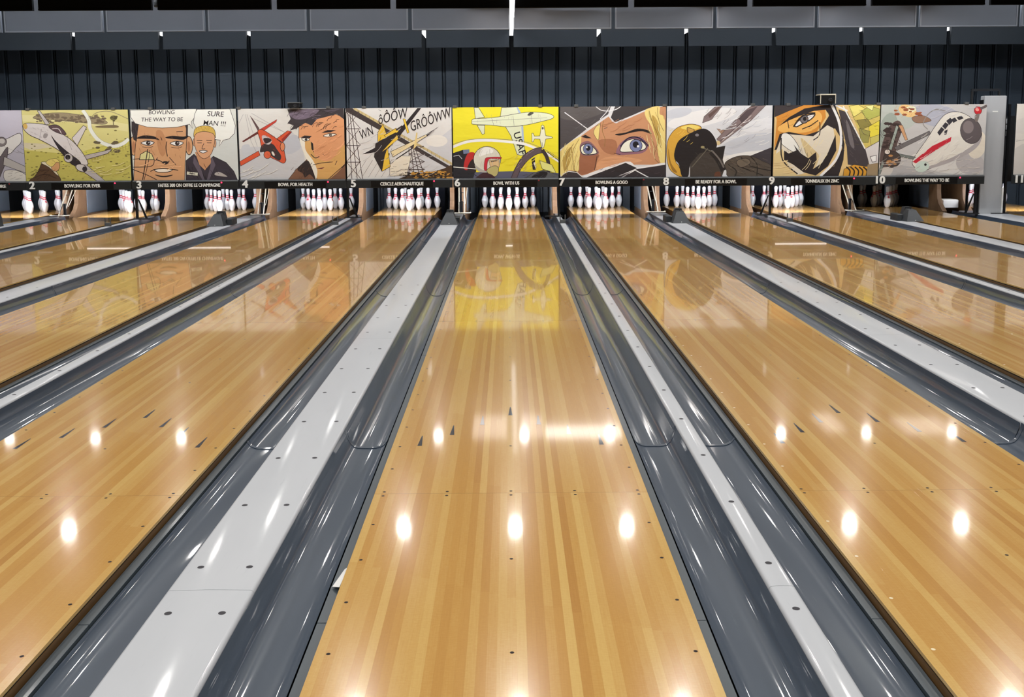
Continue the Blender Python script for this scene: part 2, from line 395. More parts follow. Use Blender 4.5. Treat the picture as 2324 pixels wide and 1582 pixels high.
# gutters: two per lane, moulded in sections
def gutter_prof(sgn, deep):
    base = [(.0, -.036), (.036, -.036)]
    p = []
    for i in range(15):
        a = math.pi * (i / 14)
        x = .046 + .0958 * (1 - math.cos(a)); t = abs(math.cos(a))
        z = -.042 - deep * (1 - t ** (4.5 if deep < .05 else 2.8)) + (.036 if a > math.pi / 2 else 0) * (t ** 5)
        p.append((x, z))
    p.append((.241, .018))
    return [(sgn * x, z) for x, z in base], [(sgn * x, z) for x, z in p]
SECT = [(.12, 4.655, .034), (4.66, 9.315, .058), (9.32, 13.975, .058), (13.98, 17.55, .058)]
GNAME = {-1: 'left', 1: 'right'}
for k, cx in LANES.items():
    for s in (-1, 1):
        ex = cx + s * (LW / 2 + .003)
        t_ = thing('gutter', f'slate gutter along the {GNAME[s]} edge of the lane {lane_desc(k)}', 'gutter', (ex, 0, 0), 'lane gutters')
        for (a, b, deep) in SECT:
            le, gp = gutter_prof(s, deep)
            rim = 1.0
            g_ = MB().strip(gp, a, b - .006); g_.strip([(x, z + .0035) for x, z in gp], b - .03, b - .006)
            # thickness at the moulded ends
            g_.add([(x, b - .03, z + .0035) for x, z in gp] + [(x, b - .03, z) for x, z in gp], [(i, i + 1, len(gp) + i + 1, len(gp) + i) for i in range(len(gp) - 1)])
            g_.add([(x, a, z) for x, z in gp] + [(x, a, z - .006) for x, z in gp], [(i, i + 1, len(gp) + i + 1, len(gp) + i) for i in range(len(gp) - 1)])
            g_.obj('gutter_section', M['gutter'], t_)
        for (a, b) in ((.12, 2.83), (2.834, 6.47), (6.474, 10.13), (10.134, 13.79), (13.794, 17.4)):
            x0, x1 = sorted((s * .004, s * .0385))
            MB().box(x0, x1, a, b, -.25, -.036).obj('ledge', M['ledge'], t_)

# divider caps between neighbouring gutters
CAPS = []
ks = sorted(LANES)
for a, b in zip(ks, ks[1:]):
    x0 = LANES[a] + LW / 2 + .003 + .2425; x1 = LANES[b] - LW / 2 - .003 - .2425
    CAPS.append((a, b, (x0 + x1) / 2, x1 - x0))
hole_me = MB().disc(0, 0, .0005, .0085, 12).lathe([(.0085, .0005), (.011, .0002)], 12).mesh('screw_hole', M['hole'])
def sname(k): return 'lane ' + str(k)
for a, b, cx, wd in CAPS:
    wide = wd > .2
    lab = f'{"wide" if wide else "narrow"} pale grey divider cap {left_of(b)}'
    t_ = thing('divider_cap', lab, 'divider', (cx, 0, 0), 'pale caps between the gutters')
    h = wd / 2; r = .012
    prof = [(-h, -.055), (-h, CAP_Z - r)] + [(-h + r - r * math.cos(q), CAP_Z - r + r * math.sin(q)) for q in [R(22), R(45), R(68), R(90)]]
    prof += [(0, CAP_Z + (.002 if wide else .001))]
    prof = prof + [(-x, z) for x, z in reversed(prof[:-1])]
    ends = [.12, 2.915, 6.70, 10.49, 14.27, 17.3]
    for y0, y1 in zip(ends, ends[1:]):
        q = MB().strip(prof, y0, y1 - .0025)
        for yy in (y0, y1 - .0025): q.add([(x, yy, z) for x, z in prof], [tuple(range(len(prof)))])
        q.obj('cap_section', M['cap'], t_)
    d = 2.765
    ds = [2.765, 3.078] + [3.62 + .55 * i for i in range(11)]
    for d in ds:
        for sx in ((-h + .055, h - .055) if wide else (0,)):
            if abs(cx) < 5.5 and d < 10: link('screw_hole', hole_me, t_, (sx, d, CAP_Z + (.0012 if not wide else .0010)))

# ------------------------------------------------------------------ pins
PROF = [(.0, .0), (.0258, .0), (.0295, .008), (.0359, .019), (.0435, .038), (.0497, .057), (.0544, .0857), (.0598, .105), (.0606, .114), (.0600, .127), (.0579, .149), (.0535, .168), (.0472, .184), (.0385, .203),
        (.0312, .2207), (.0265, .2345), (.0243, .2445), (.0230, .254), (.0230, .263), (.0237, .276), (.0262, .298), (.0296, .320), (.0323, .3429), (.0316, .355), (.0280, .368), (.0205, .377), (.010, .3805), (.0, .381)]
def rad(z):
    for (r0, z0), (r1, z1) in zip(PROF[1:], PROF[2:]):
        if z0 <= z <= z1: return r0 + (r1 - r0) * (z - z0) / (z1 - z0 + 1e-9)
S_ = 1.035
pin_me = MB().lathe([(r * S_, z * S_) for r, z in PROF], 22).mesh('body', M['pin'])
band_me = [MB().lathe([((rad(z0 + (z1 - z0) * i / 3) + .0012) * S_, (z0 + (z1 - z0) * i / 3) * S_) for i in range(4)], 22).mesh('neck_band', M['red']) for z0, z1 in ((.2205, .2365), (.2500, .2660))]
# small red crown print wrapped on the shoulder
cw = MB()
def onpin(a, z): rr = (rad(z) + .0012) * S_; return (rr * math.sin(a), -rr * math.cos(a), z * S_)
for a0, a1, za, zb in ((-.42, -.16, .176, .204), (-.14, .14, .168, .210), (.16, .42, .176, .204), (-.46, .46, .158, .168)):
    cw.add([onpin(a0, za), onpin(a1, za), onpin((a0 + a1) / 2 + (a1 - a0) * .3, zb), onpin((a0 + a1) / 2 - (a1 - a0) * .3, zb)], [(0, 1, 2, 3)])
cw_me = cw.mesh('crown_print', M['red'])
SPOT = [(0, 0, 'front headpin'), (-1, 1, 'second row left'), (1, 1, 'second row right'), (-2, 2, 'third row left'), (0, 2, 'third row middle'), (2, 2, 'third row right'),
        (-3, 3, 'back row far left'), (-1, 3, 'back row inner left'), (1, 3, 'back row inner right'), (3, 3, 'back row far right')]
for k, cx in LANES.items():
    rnd = random.Random(k * 13)
    for i, (px, row, nm) in enumerate(SPOT):
        if k == 11 and px < -1 and row > 0 and i == 6: continue
        where = f'under {SHORT[k]} sign' if k in SHORT else ('in the leftmost rack' if k == 1 else 'in the rack behind the grey column')
        t_ = thing('bowling_pin', f'{"shaded" if k == 10 else "white"} red-banded pin, {nm}, {where}', 'bowling pin', (cx + px * .1524, 18.51 + row * .264, 0), f'pins of the rack on lane {k}')
        t_.rotation_euler.z = rnd.uniform(-2.6, 2.6)
        link('body', pin_me, t_); link('neck_band', band_me[0], t_); link('neck_band', band_me[1], t_); link('crown_print', cw_me, t_)

# ------------------------------------------------------------------ pit, kickbacks, pin lights
for k, cx in LANES.items():
    tag(MB().box(cx - .55, cx + .55, 20.15, 20.18, -.25, .95).obj('pit_curtain', M['navy']), f'dark navy curtain hanging behind the pins {lane_desc(k)}', 'curtain', 'curtains behind the pins')
    t_ = thing('pinsetter', f'black underside of the pinsetter over the pins {lane_desc(k)}', 'pinsetter', (cx, 0, .64), 'pinsetters behind the signs')
    MB().box(-.80, .80, 17.9, 20.14, .06, 1.0).obj('housing', M['dark'], t_)
    MB().box(-.5, .5, 18.2, 19.6, .03, .06).obj('deck', M['dark'], t_)
    if k != 10:
        t_ = thing('pin_light', f'white tube light hidden above the pins {lane_desc(k)}', 'light', (cx, 17.62, .60), 'pin lights')
        MB().tube([(-.46, .02, 0), (.46, .02, 0)], .016, 8).obj('tube', M['tube'], t_)
        MB().box(-.5, .5, -.012, -.006, -.09, .2).box(-.5, .5, -.006, .28, .06, .066).obj('shade', M['dark'], t_)
        if k in (2, 3, 4, 9, 6):
            wx = {2: .45, 3: .42, 4: .2, 9: .45, 6: .06}[k]; xo = {4: .12}.get(k, 0)
            MB().box(xo - wx, xo + wx, -.016, -.0125, -.055, -.035).obj('added_glow_strip', M['panel'], t_)  # added glowing strip, only there to mirror as a white streak on the lane

KP = [(17.86, -.25), (17.86, -.02), (17.93, .03), (18.04, .10), (18.11, .2), (18.14, .35), (18.15, .63), (20.1, .63), (20.1, -.25)]
def kickback(x, wd, side, label):
    t_ = thing('kickback', label, 'kickback board', (x, 0, 0), 'wooden kickback boards beside the pin decks')
    MB().prism(KP, 'x', -wd / 2, wd / 2).obj('wood_board', M['wood'], t_)
    for s in side:
        a, b = sorted((s * wd / 2, s * (wd / 2 + .012)))
        MB().bbox(a, b, 18.47, 19.38, .0, .53, .002).obj('scuff_plate', M['scuff'], t_)
        MB().box(a, b, 19.39, 20.05, -.1, .62).obj('dark_liner', M['dark'], t_)
for a, b, cx, wd in CAPS:
    if (a, b) == (10, 11):
        kickback(7.70, .075, (-1,), 'curved wooden kickback board just left of the tall grey column')
        kickback(8.16, .075, (1,), 'curved wooden kickback board touching the tall grey column in view')
        t_ = tag(MB().bbox(7.79, 8.07, 18.15, 18.5, .02, .16, .01).obj('return_tray', M['paper']), 'white tray lying between the kickback boards left of the grey column', 'tray')
    elif wd > .2:
        kickback(cx - .105, .075, (-1,), f'left one of paired wooden kickbacks {left_of(b)}')
        kickback(cx + .105, .075, (1,), f'right one of paired wooden kickbacks {left_of(b)}')
    else:
        kickback(cx, .08, (-1, 1), f'single wooden kickback board {left_of(b)}')
kickback(-8.742 - .85, .08, (1,), 'wooden kickback board at the far left edge')

# ball lift rods, one ladder in each wide divider
def ladder(x, lean, lean_y, lab):
    t_ = thing('ball_lift', lab, 'ball lift', (x * 1.022, 17.82, -.02), 'white rod ball lifts between the lanes')
    for s in (-.045, .045):
        MB().tube([(s, 0, 0), (s + lean, lean_y, .62)], .0115, 8).obj('rod', M['rod'], t_)
    for f in (.35, .62):
        MB().tube([(-.045 + lean * f, lean_y * f, .62 * f), (.045 + lean * f, lean_y * f, .62 * f)], .007, 6).obj('rung', M['steel'], t_)
    MB().tube([(.06 + lean * .3, lean_y * .3 + .03, .18), (.12 + lean, lean_y + .03, .62)], .005, 6).obj('cable', M['rod'], t_)
    MB().bbox(-.022 + lean * .4, .022 + lean * .4, -.01, .025, .04, .24, .004).obj('drive_box', M['steel'], t_)
    arc = [(.16 * math.sin(a), -.03 - .13 * math.cos(a), .035) for a in [R(-100 + 20 * i) for i in range(11)]]
    MB().tube(arc, .011, 8).obj('guide_rail', M['rod'], t_)
ladder(-.815, .0, .1, 'upright white rod ball lift ' + left_of(6))
ladder(-4.28, .06, .1, 'white rod ball lift leaning right ' + left_of(4))
ladder(2.53, -.13, .1, 'white rod ball lift leaning left ' + left_of(8))
ladder(5.95, -.19, .1, 'white rod ball lift leaning left ' + left_of(10))
ladder(-7.72, .20, .1, 'white rod ball lift leaning right ' + left_of(2))

# ball detector hoods on the wide dividers
def hood(x, side, lab):
    t_ = thing('detector_hood', lab, 'sensor hood', (x, 15.22, CAP_Z + .0035), 'dark grey hoods on the wide dividers')
    v = [(-.13, 0, 0), (.13, 0, 0), (.15, .30, 0), (-.15, .30, 0), (-.055, .14, .165), (.055, .14, .165), (.05, .28, .175), (-.05, .28, .175)]
    MB().add(v, [(3, 2, 1, 0), (0, 1, 5, 4), (1, 2, 6, 5), (2, 3, 7, 6), (3, 0, 4, 7), (4, 5, 6, 7)]).obj('wedge', M['hood'], t_); wedge = t_.children[0]
    MB().prism([(-.085, .0), (.085, .0), (.075, .10), (.05, .20), (-.05, .20), (-.075, .10)], 'y', .302, .42).obj('rear_block', M['hood'], t_)
    MB().bbox(side * .17 - .045, side * .17 + .045, .18, .46, .0, .10, .01).obj('side_box', M['hood'], t_)
    MB().tube([(side * .165, .20, .07), (side * .165, .50, .07)], .03, 10).obj('sensor_barrel', M['zinc'], t_)
    MB().bbox(-.006, .006, -.004, .004, .014, .022, .001).obj('label_sticker', M['white_letter'], wedge)
    MB().tube([(0, .22, .17), (0, .22, .192)], .006, 6).obj('stud', M['black'], t_)
hood(-.905, .62, 'grey wedge sensor hood on the divider ' + left_of(6))
hood(-4.43, 1, 'grey wedge sensor hood on the divider ' + left_of(4))
hood(2.60, -1, 'grey wedge sensor hood on the divider ' + left_of(8))
hood(6.13, -1, 'grey wedge sensor hood on the divider ' + left_of(10))
hood(-7.9, -1, 'grey wedge sensor hood on the divider ' + left_of(2))

def bracket(x, lab):
    t_ = thing('sensor_bracket', lab, 'bracket', (x, 15.36, CAP_Z + .001), 'grey two-pronged brackets on the narrow dividers')
    MB().bbox(-.045, .045, 0, .05, 0, .055, .004).obj('base', M['zinc'], t_)
    for s in (-.038, .038): MB().bbox(s - .008, s + .008, .01, .03, .055, .13, .002).obj('prong', M['zinc'], t_)
for x, a, b in ((-2.645, 4, 5), (.815, 6, 7), (4.275, 8, 9), (-6.1, 2, 3)):
    bracket(x, f'small grey two-pronged bracket on the narrow divider {left_of(b)}')
bracket(8.13, 'small grey two-pronged bracket right of the tall grey column base')

# posts that carry the signs
def post(x, s, lab, brace=True, thick=.017):
    t_ = thing('sign_post', lab, 'post', (x, 16.62, CAP_Z + .001), 'thin black sign posts')
    MB().box(-thick, thick, -.02, .02, .012, 1.78).obj('upright', M['black'], t_)
    if brace: MB().prism([(s * .13, .012), (s * .165, .012), (s * .035, .33), (s * .018, .33)], 'y', .0, .02).obj('brace', M['black'], t_)
    MB().bbox(min(-.06, s * .22), max(.06, s * .22), -.05, .08, 0.001, .014, .003).obj('foot', M['black'], t_)
post(-6.1, 1, 'black sign post with brace in the narrow gap ' + left_of(3))
post(-2.64, 1, 'black sign post with brace in the narrow gap ' + left_of(5))
post(.82, -1, 'black sign post in the narrow gap ' + left_of(7), False)
post(4.285, -1, 'black sign post with brace in the narrow gap ' + left_of(9))
post(7.66, -1, 'black braced sign post just left of the tall grey column')
post(8.14, -1, 'black sign post just right of the tall grey column', False)

# ------------------------------------------------------------------ printed comic panels (flat print on each sign sheet)
m = M['print'] = mat('printed_banner', (255, 255, 255), .45); n = N(m)
ca = n.new('ShaderNodeVertexColor', layer_name='ink'); n.link(ca.outputs[0], n.b.inputs['Base Color'])
g = n.new('ShaderNodeNewGeometry'); bp = n.new('ShaderNodeBump'); bp.inputs['Strength'].default_value = .35; bp.inputs['Distance'].default_value = .03
n.link(n.noise(n.scaled(g.outputs['Position'], (2.2, 1, 5.5)), 1, 3, .55), bp.inputs['Height']); n.link(bp.outputs[0], n.b.inputs['Normal'])
def clip01(p, W, H):
    for ax, lo, hi in ((0, -W / 2, W / 2), (1, 0, H)):
        for lim, sg in ((lo, 1), (hi, -1)):
            out = []
            for i in range(len(p)):
                a, b = p[i - 1], p[i]
                ia, ib = sg * (a[ax] - lim) >= 0, sg * (b[ax] - lim) >= 0
                if ia != ib:
                    t = (lim - a[ax]) / (b[ax] - a[ax]); out.append((a[0] + (b[0] - a[0]) * t, a[1] + (b[1] - a[1]) * t))
                if ib: out.append(b)
            p = out
            if len(p) < 3: return []
    return p
def smooth_pts(p, closed=True, k=4):
    out = []; m_ = len(p); rng = range(m_ if closed else m_ - 1)
    for i in rng:
        g = (lambda j: p[j % m_]) if closed else (lambda j: p[max(0, min(m_ - 1, j))])
        a, b, c_, d = g(i - 1), g(i), g(i + 1), g(i + 2)
        for s in range(k):
            t = s / k
            out.append(tuple(.5 * (2 * b[q] + (c_[q] - a[q]) * t + (2 * a[q] - 5 * b[q] + 4 * c_[q] - d[q]) * t * t + (3 * b[q] - a[q] - 3 * c_[q] + d[q]) * t ** 3) for q in (0, 1)))
    if not closed: out.append(p[-1])
    return out
class Art:
    INK = (38, 32, 34)
    def __init__(s, TL, TR, BL, BR, W, H, bg):
        s.c = (TL, TR, BL, BR); s.W = W; s.H = H; s.v = []; s.f = []; s.col = []; s.k = 0
        s._add([(-W / 2, 0), (W / 2, 0), (W / 2, H), (-W / 2, H)], bg)
    def mp(s, p):
        TL, TR, BL, BR = s.c; x, y = p
        v = (y - (TL[1] + TR[1]) / 2) / ((BL[1] + BR[1] - TL[1] - TR[1]) / 2)
        xl = TL[0] + (BL[0] - TL[0]) * v; xr = TR[0] + (BR[0] - TR[0]) * v; u = (x - xl) / (xr - xl)
        yt = TL[1] + (TR[1] - TL[1]) * u; yb = BL[1] + (BR[1] - BL[1]) * u; v = (y - yt) / (yb - yt)
        return ((u - .5) * s.W, (1 - v) * s.H)
    def _add(s, q, c):
        q = clip01(q, s.W, s.H)
        if len(q) < 3: return
        o = len(s.v); s.v += [(x, -.0005 - .00003 * s.k, z) for x, z in q]
        for t in tessellate_polygon([[Vector((x, z, 0)) for x, z in q]]):
            s.f.append(tuple(o + i for i in t)); s.col.append(c)
    def p(s, c, *pts, sm=True, ink=0):
        s.k += 1
        q = smooth_pts(list(pts)) if sm and len(pts) > 3 else list(pts)
        s._add([s.mp(a) for a in q], c)
        if ink: s.l(s.INK, ink, *(list(q) + [q[0]]), sm=False)
    def e(s, c, x, y, rx, ry, rot=0, ink=0):
        a = [R(15 * i) for i in range(24)]; cr, sr = math.cos(R(rot)), math.sin(R(rot))
        s.p(c, *[(x + rx * math.cos(t) * cr - ry * math.sin(t) * sr, y + rx * math.cos(t) * sr + ry * math.sin(t) * cr) for t in a], sm=False, ink=ink)
    def l(s, c, w_, *pts, sm=True):
        s.k += 1
        q = smooth_pts(list(pts), False) if sm and len(pts) > 2 else list(pts)
        q = [q[0]] + [b for a, b in zip(q, q[1:]) if math.hypot(b[0] - a[0], b[1] - a[1]) > 1e-3]
        if len(q) < 2: return
        cl = math.hypot(q[0][0] - q[-1][0], q[0][1] - q[-1][1]) < .5 and len(q) > 3
        if cl: q[-1] = q[0]
        L = []; nq = len(q)
        for i in range(nq):
            a = q[i - 1] if i else (q[-2] if cl else q[0]); b = q[i + 1] if i < nq - 1 else (q[1] if cl else q[-1]); p0 = q[i]
            d1 = Vector((p0[0] - a[0], p0[1] - a[1])); d2 = Vector((b[0] - p0[0], b[1] - p0[1]))
            if d1.length < 1e-6: d1 = d2
            if d2.length < 1e-6: d2 = d1
            d1 = d1.normalized(); d2 = d2.normalized(); t = d1 + d2
            t = t.normalized() if t.length > .2 else d1
            n_ = Vector((-t.y, t.x)); k_ = w_ / 2 / max(.5, n_.dot(Vector((-d1.y, d1.x))))
            L.append(((p0[0] + n_.x * k_, p0[1] + n_.y * k_), (p0[0] - n_.x * k_, p0[1] - n_.y * k_)))
        for (a, b), (c_, d) in zip(L, L[1:]): s._add([s.mp(t) for t in (a, c_, d, b)], c)
    def t(s, c, body, x, y, size, rot=0, shear=0, bold=.004, sx=1):
        s.k += 1
        me = text_mesh(body, size, bold, shear=shear); cr, sr = math.cos(R(rot)), math.sin(R(rot))
        vv = [(x + v.co.x * sx * cr - v.co.y * sr, y - v.co.x * sx * sr - v.co.y * cr) for v in me.vertices]
        me.calc_loop_triangles()
        for f in me.loop_triangles: s._add([s.mp(vv[i]) for i in f.vertices], c)
        bpy.data.meshes.remove(me)
    def specks(s, c, x0, x1, y0, y1, n_, r, seed=1):
        rr = random.Random(seed); s.k += 1
        for _ in range(n_):
            s.k += .2; x, y = rr.uniform(x0, x1), rr.uniform(y0, y1); a = r * rr.uniform(.5, 1.3)
            s._add([s.mp((x + a * 1.5 * math.cos(R(60 * i)), y + a * .7 * math.sin(R(60 * i)))) for i in range(6)], c)
    def h(s, c, w_, x0, x1, y0, y1, n_, ang, ln, seed=1, bend=.15):
        rr = random.Random(seed)
        for _ in range(n_):
            s.k += .3; x, y, a, L = rr.uniform(x0, x1), rr.uniform(y0, y1), R(ang + rr.uniform(-14, 14)), ln * rr.uniform(.4, .95)
            dx, dy = math.cos(a) * L / 2, math.sin(a) * L / 2
            s.l(c, w_ * (.55 if s.c[1][0] - s.c[0][0] > 800 else .36), (x - dx, y - dy), (x - dy * bend, y + dx * bend), (x + dx, y + dy))
    def mesh(s):
        me = bpy.data.meshes.new('printed_picture'); me.from_pydata(s.v, [], s.f); me.materials.append(M['print'])
        ca = me.color_attributes.new('ink', 'FLOAT_COLOR', 'CORNER'); i = 0
        for f, c in zip(me.polygons, s.col):
            l_ = tuple(min(.9, v * 1.17) for v in lin(c)[:3]) + (1,)
            for li in f.loop_indices: ca.data[li].color = l_
        me.update(); return me
K = Art.INK
W_, H_ = 1.70, 1.135
FR = {1: ((-795, 125), (208, 125), (-760, 795), (246, 795)), 2: ((210, 125), (1225, 122), (248, 795), (1262, 790)), 3: ((1262, 120), (2245, 125), (1280, 785), (2265, 780)),
      4: ((8, 120), (1015, 105), (25, 780), (1030, 775)), 5: ((1030, 115), (2015, 110), (1042, 778), (2025, 770)),
      6: ((118, 105), (1105, 98), (118, 768), (1102, 762)), 7: ((1124, 98), (2120, 98), (1120, 760), (2115, 755)),
      8: ((32, 68), (692, 55), (30, 510), (688, 505)), 9: ((706, 55), (1392, 52), (698, 505), (1388, 500)), 10: ((1392, 52), (2062, 45), (1390, 498), (2042, 492)),
      11: ((2252, 42), (2912, 40), (2238, 495), (2898, 493))}
def art(k, bg): return Art(*FR[k], W_, H_, bg)

def picture_1():
    a = art(1, (188, 184, 196))
    a.p((168, 165, 176), (-800, 430), (-300, 400), (0, 470), (250, 420), (250, 800), (-800, 800))
    a.p((208, 205, 200), (-60, 420), (60, 395), (190, 340), (205, 420), (150, 480), (80, 540), (-100, 560), ink=5)
    a.e((120, 112, 112), 15, 420, 50, 44, ink=5); a.e((190, 185, 180), 20, 415, 30, 24)
    a.p((96, 88, 92), (-40, 640), (60, 480), (78, 500), (60, 600), (20, 700), (-30, 800), (-100, 800), ink=4)
    a.p((170, 166, 162), (40, 560), (250, 660), (250, 720), (30, 640), ink=4, sm=False)
    a.p((205, 202, 194), (40, 700), (150, 690), (250, 740), (250, 800), (60, 800), ink=4)
    a.h((110, 104, 104), 4, -60, 230, 430, 540, 12, 20, 70, 2); a.h((120, 112, 108), 4, 50, 230, 700, 780, 10, -20, 60, 3)
    return a
def picture_2():
    a = art(2, (206, 198, 130))
    a.p((186, 178, 92), (210, 500), (700, 540), (1270, 380), (1270, 800), (230, 800), sm=False)
    a.p((214, 206, 150), (210, 230), (700, 240), (1230, 330), (1230, 260), (800, 180), (210, 170), sm=False)
    a.p((205, 195, 165), (215, 430), (420, 440), (520, 470), (300, 500), (220, 470), sm=False)
    a.p((196, 190, 92), (560, 560), (1265, 420), (1265, 470), (600, 640), sm=False)
    a.p((150, 136, 108), (330, 185), (420, 160), (600, 150), (800, 175), (960, 205), (1030, 240), (980, 260), (760, 240), (520, 215), (340, 205), ink=3)
    a.specks((112, 98, 80), 350, 1010, 165, 245, 70, 13, 3); a.specks((118, 110, 62), 240, 1250, 300, 780, 60, 8, 5); a.specks((150, 142, 70), 240, 1250, 480, 780, 60, 9, 8)
    a.l((98, 84, 62), 7, (1085, 190), (1090, 280)); a.e((110, 104, 66), 1090, 200, 34, 24); a.specks((84, 76, 52), 1060, 1125, 185, 230, 12, 9, 9)
    a.l((150, 140, 110), 6, (870, 200), (930, 150), (1060, 140), (1230, 210)); a.p((120, 104, 76), (930, 275), (1100, 265), (1130, 290), (940, 290))
    a.l((222, 224, 214), 34, (795, 125), (850, 210), (870, 310), (960, 420), (1090, 465), (1180, 440), (1235, 395))
    a.l((170, 165, 140), 3, (815, 125), (868, 210), (888, 305), (970, 405), (1090, 448), (1170, 425), (1230, 380))
    a.specks((96, 86, 64), 880, 1140, 420, 530, 10, 22, 4)
    a.l((172, 160, 96), 5, (870, 590), (1265, 450)); a.l((172, 160, 96), 5, (580, 660), (850, 600))
    for i in range(14): a.l((150, 138, 84), 3, (880 + i * 27, 560 - i * 9.4), (884 + i * 27, 610 - i * 9.4))
    g = (206, 200, 198)
    a.p((188, 182, 182), (360, 130), (385, 130), (480, 255), (440, 262), ink=4, sm=False)
    a.p(g, (690, 390), (800, 270), (832, 285), (740, 460), ink=4, sm=False)
    a.p((176, 168, 164), (790, 555), (1000, 510), (1080, 490), (1030, 535), (830, 590), ink=4, sm=False)
    a.p((176, 170, 170), (640, 520), (780, 600), (1010, 795), (930, 795), (700, 640), ink=4, sm=False)
    a.p(g, (222, 268), (255, 246), (350, 250), (470, 270), (600, 350), (700, 420), (800, 540), (840, 640), (700, 610), (560, 500), (400, 410), (290, 360), (235, 310), ink=5)
    a.p((46, 40, 44), (490, 360), (540, 420), (640, 510), (760, 600), (770, 645), (690, 640), (590, 530), (530, 440))
    a.p((92, 72, 76), (470, 275), (540, 262), (600, 300), (635, 355), (560, 340), (500, 310), ink=5)
    a.l((214, 206, 206), 7, (500, 300), (560, 300), (590, 345)); a.p((206, 170, 90), (222, 268), (250, 250), (266, 280), (245, 305))
    a.e((190, 184, 182), 655, 575, 42, 42, ink=5); a.e((36, 32, 36), 650, 568, 25, 24); a.e((196, 190, 186), 780, 670, 55, 34, 20, ink=5); a.e((50, 44, 48), 810, 680, 22, 24)
    a.l((130, 122, 124), 3, (400, 300), (380, 400)); a.l((130, 122, 124), 3, (640, 380), (690, 500)); a.p((150, 142, 140), (425, 345), (460, 350), (445, 385), (415, 380))
    a.p((84, 62, 44), (290, 800), (330, 750), (370, 690), (400, 630), (470, 660), (530, 710), (570, 800), ink=4)
    a.l((62, 44, 34), 9, (330, 760), (430, 730), (540, 770)); a.l((62, 44, 34), 7, (380, 690), (470, 690))
    a.p((216, 206, 178), (392, 622), (440, 615), (520, 680), (560, 740), (535, 730), (470, 665), ink=4)
    a.e((198, 150, 104), 530, 650, 42, 52, ink=3); a.p((214, 196, 110), (440, 620), (470, 590), (540, 582), (575, 620), (540, 615), (510, 650), (480, 655), ink=3)
    a.h((120, 104, 74), 3, 360, 1000, 165, 245, 60, 60, 26, 4); a.h((150, 140, 80), 3, 700, 1240, 500, 770, 40, -18, 40, 5); a.h((214, 206, 150), 8, 900, 1220, 560, 740, 10, -16, 160, 6)
    a.h((140, 132, 132), 3, 300, 520, 280, 400, 14, 35, 46, 7); a.h((150, 142, 140), 3, 620, 800, 430, 600, 12, 60, 50, 8); a.h((48, 36, 28), 5, 310, 540, 690, 780, 14, -25, 60, 9); a.h((170, 150, 80), 3, 470, 560, 590, 630, 10, 30, 30, 10)
    return a
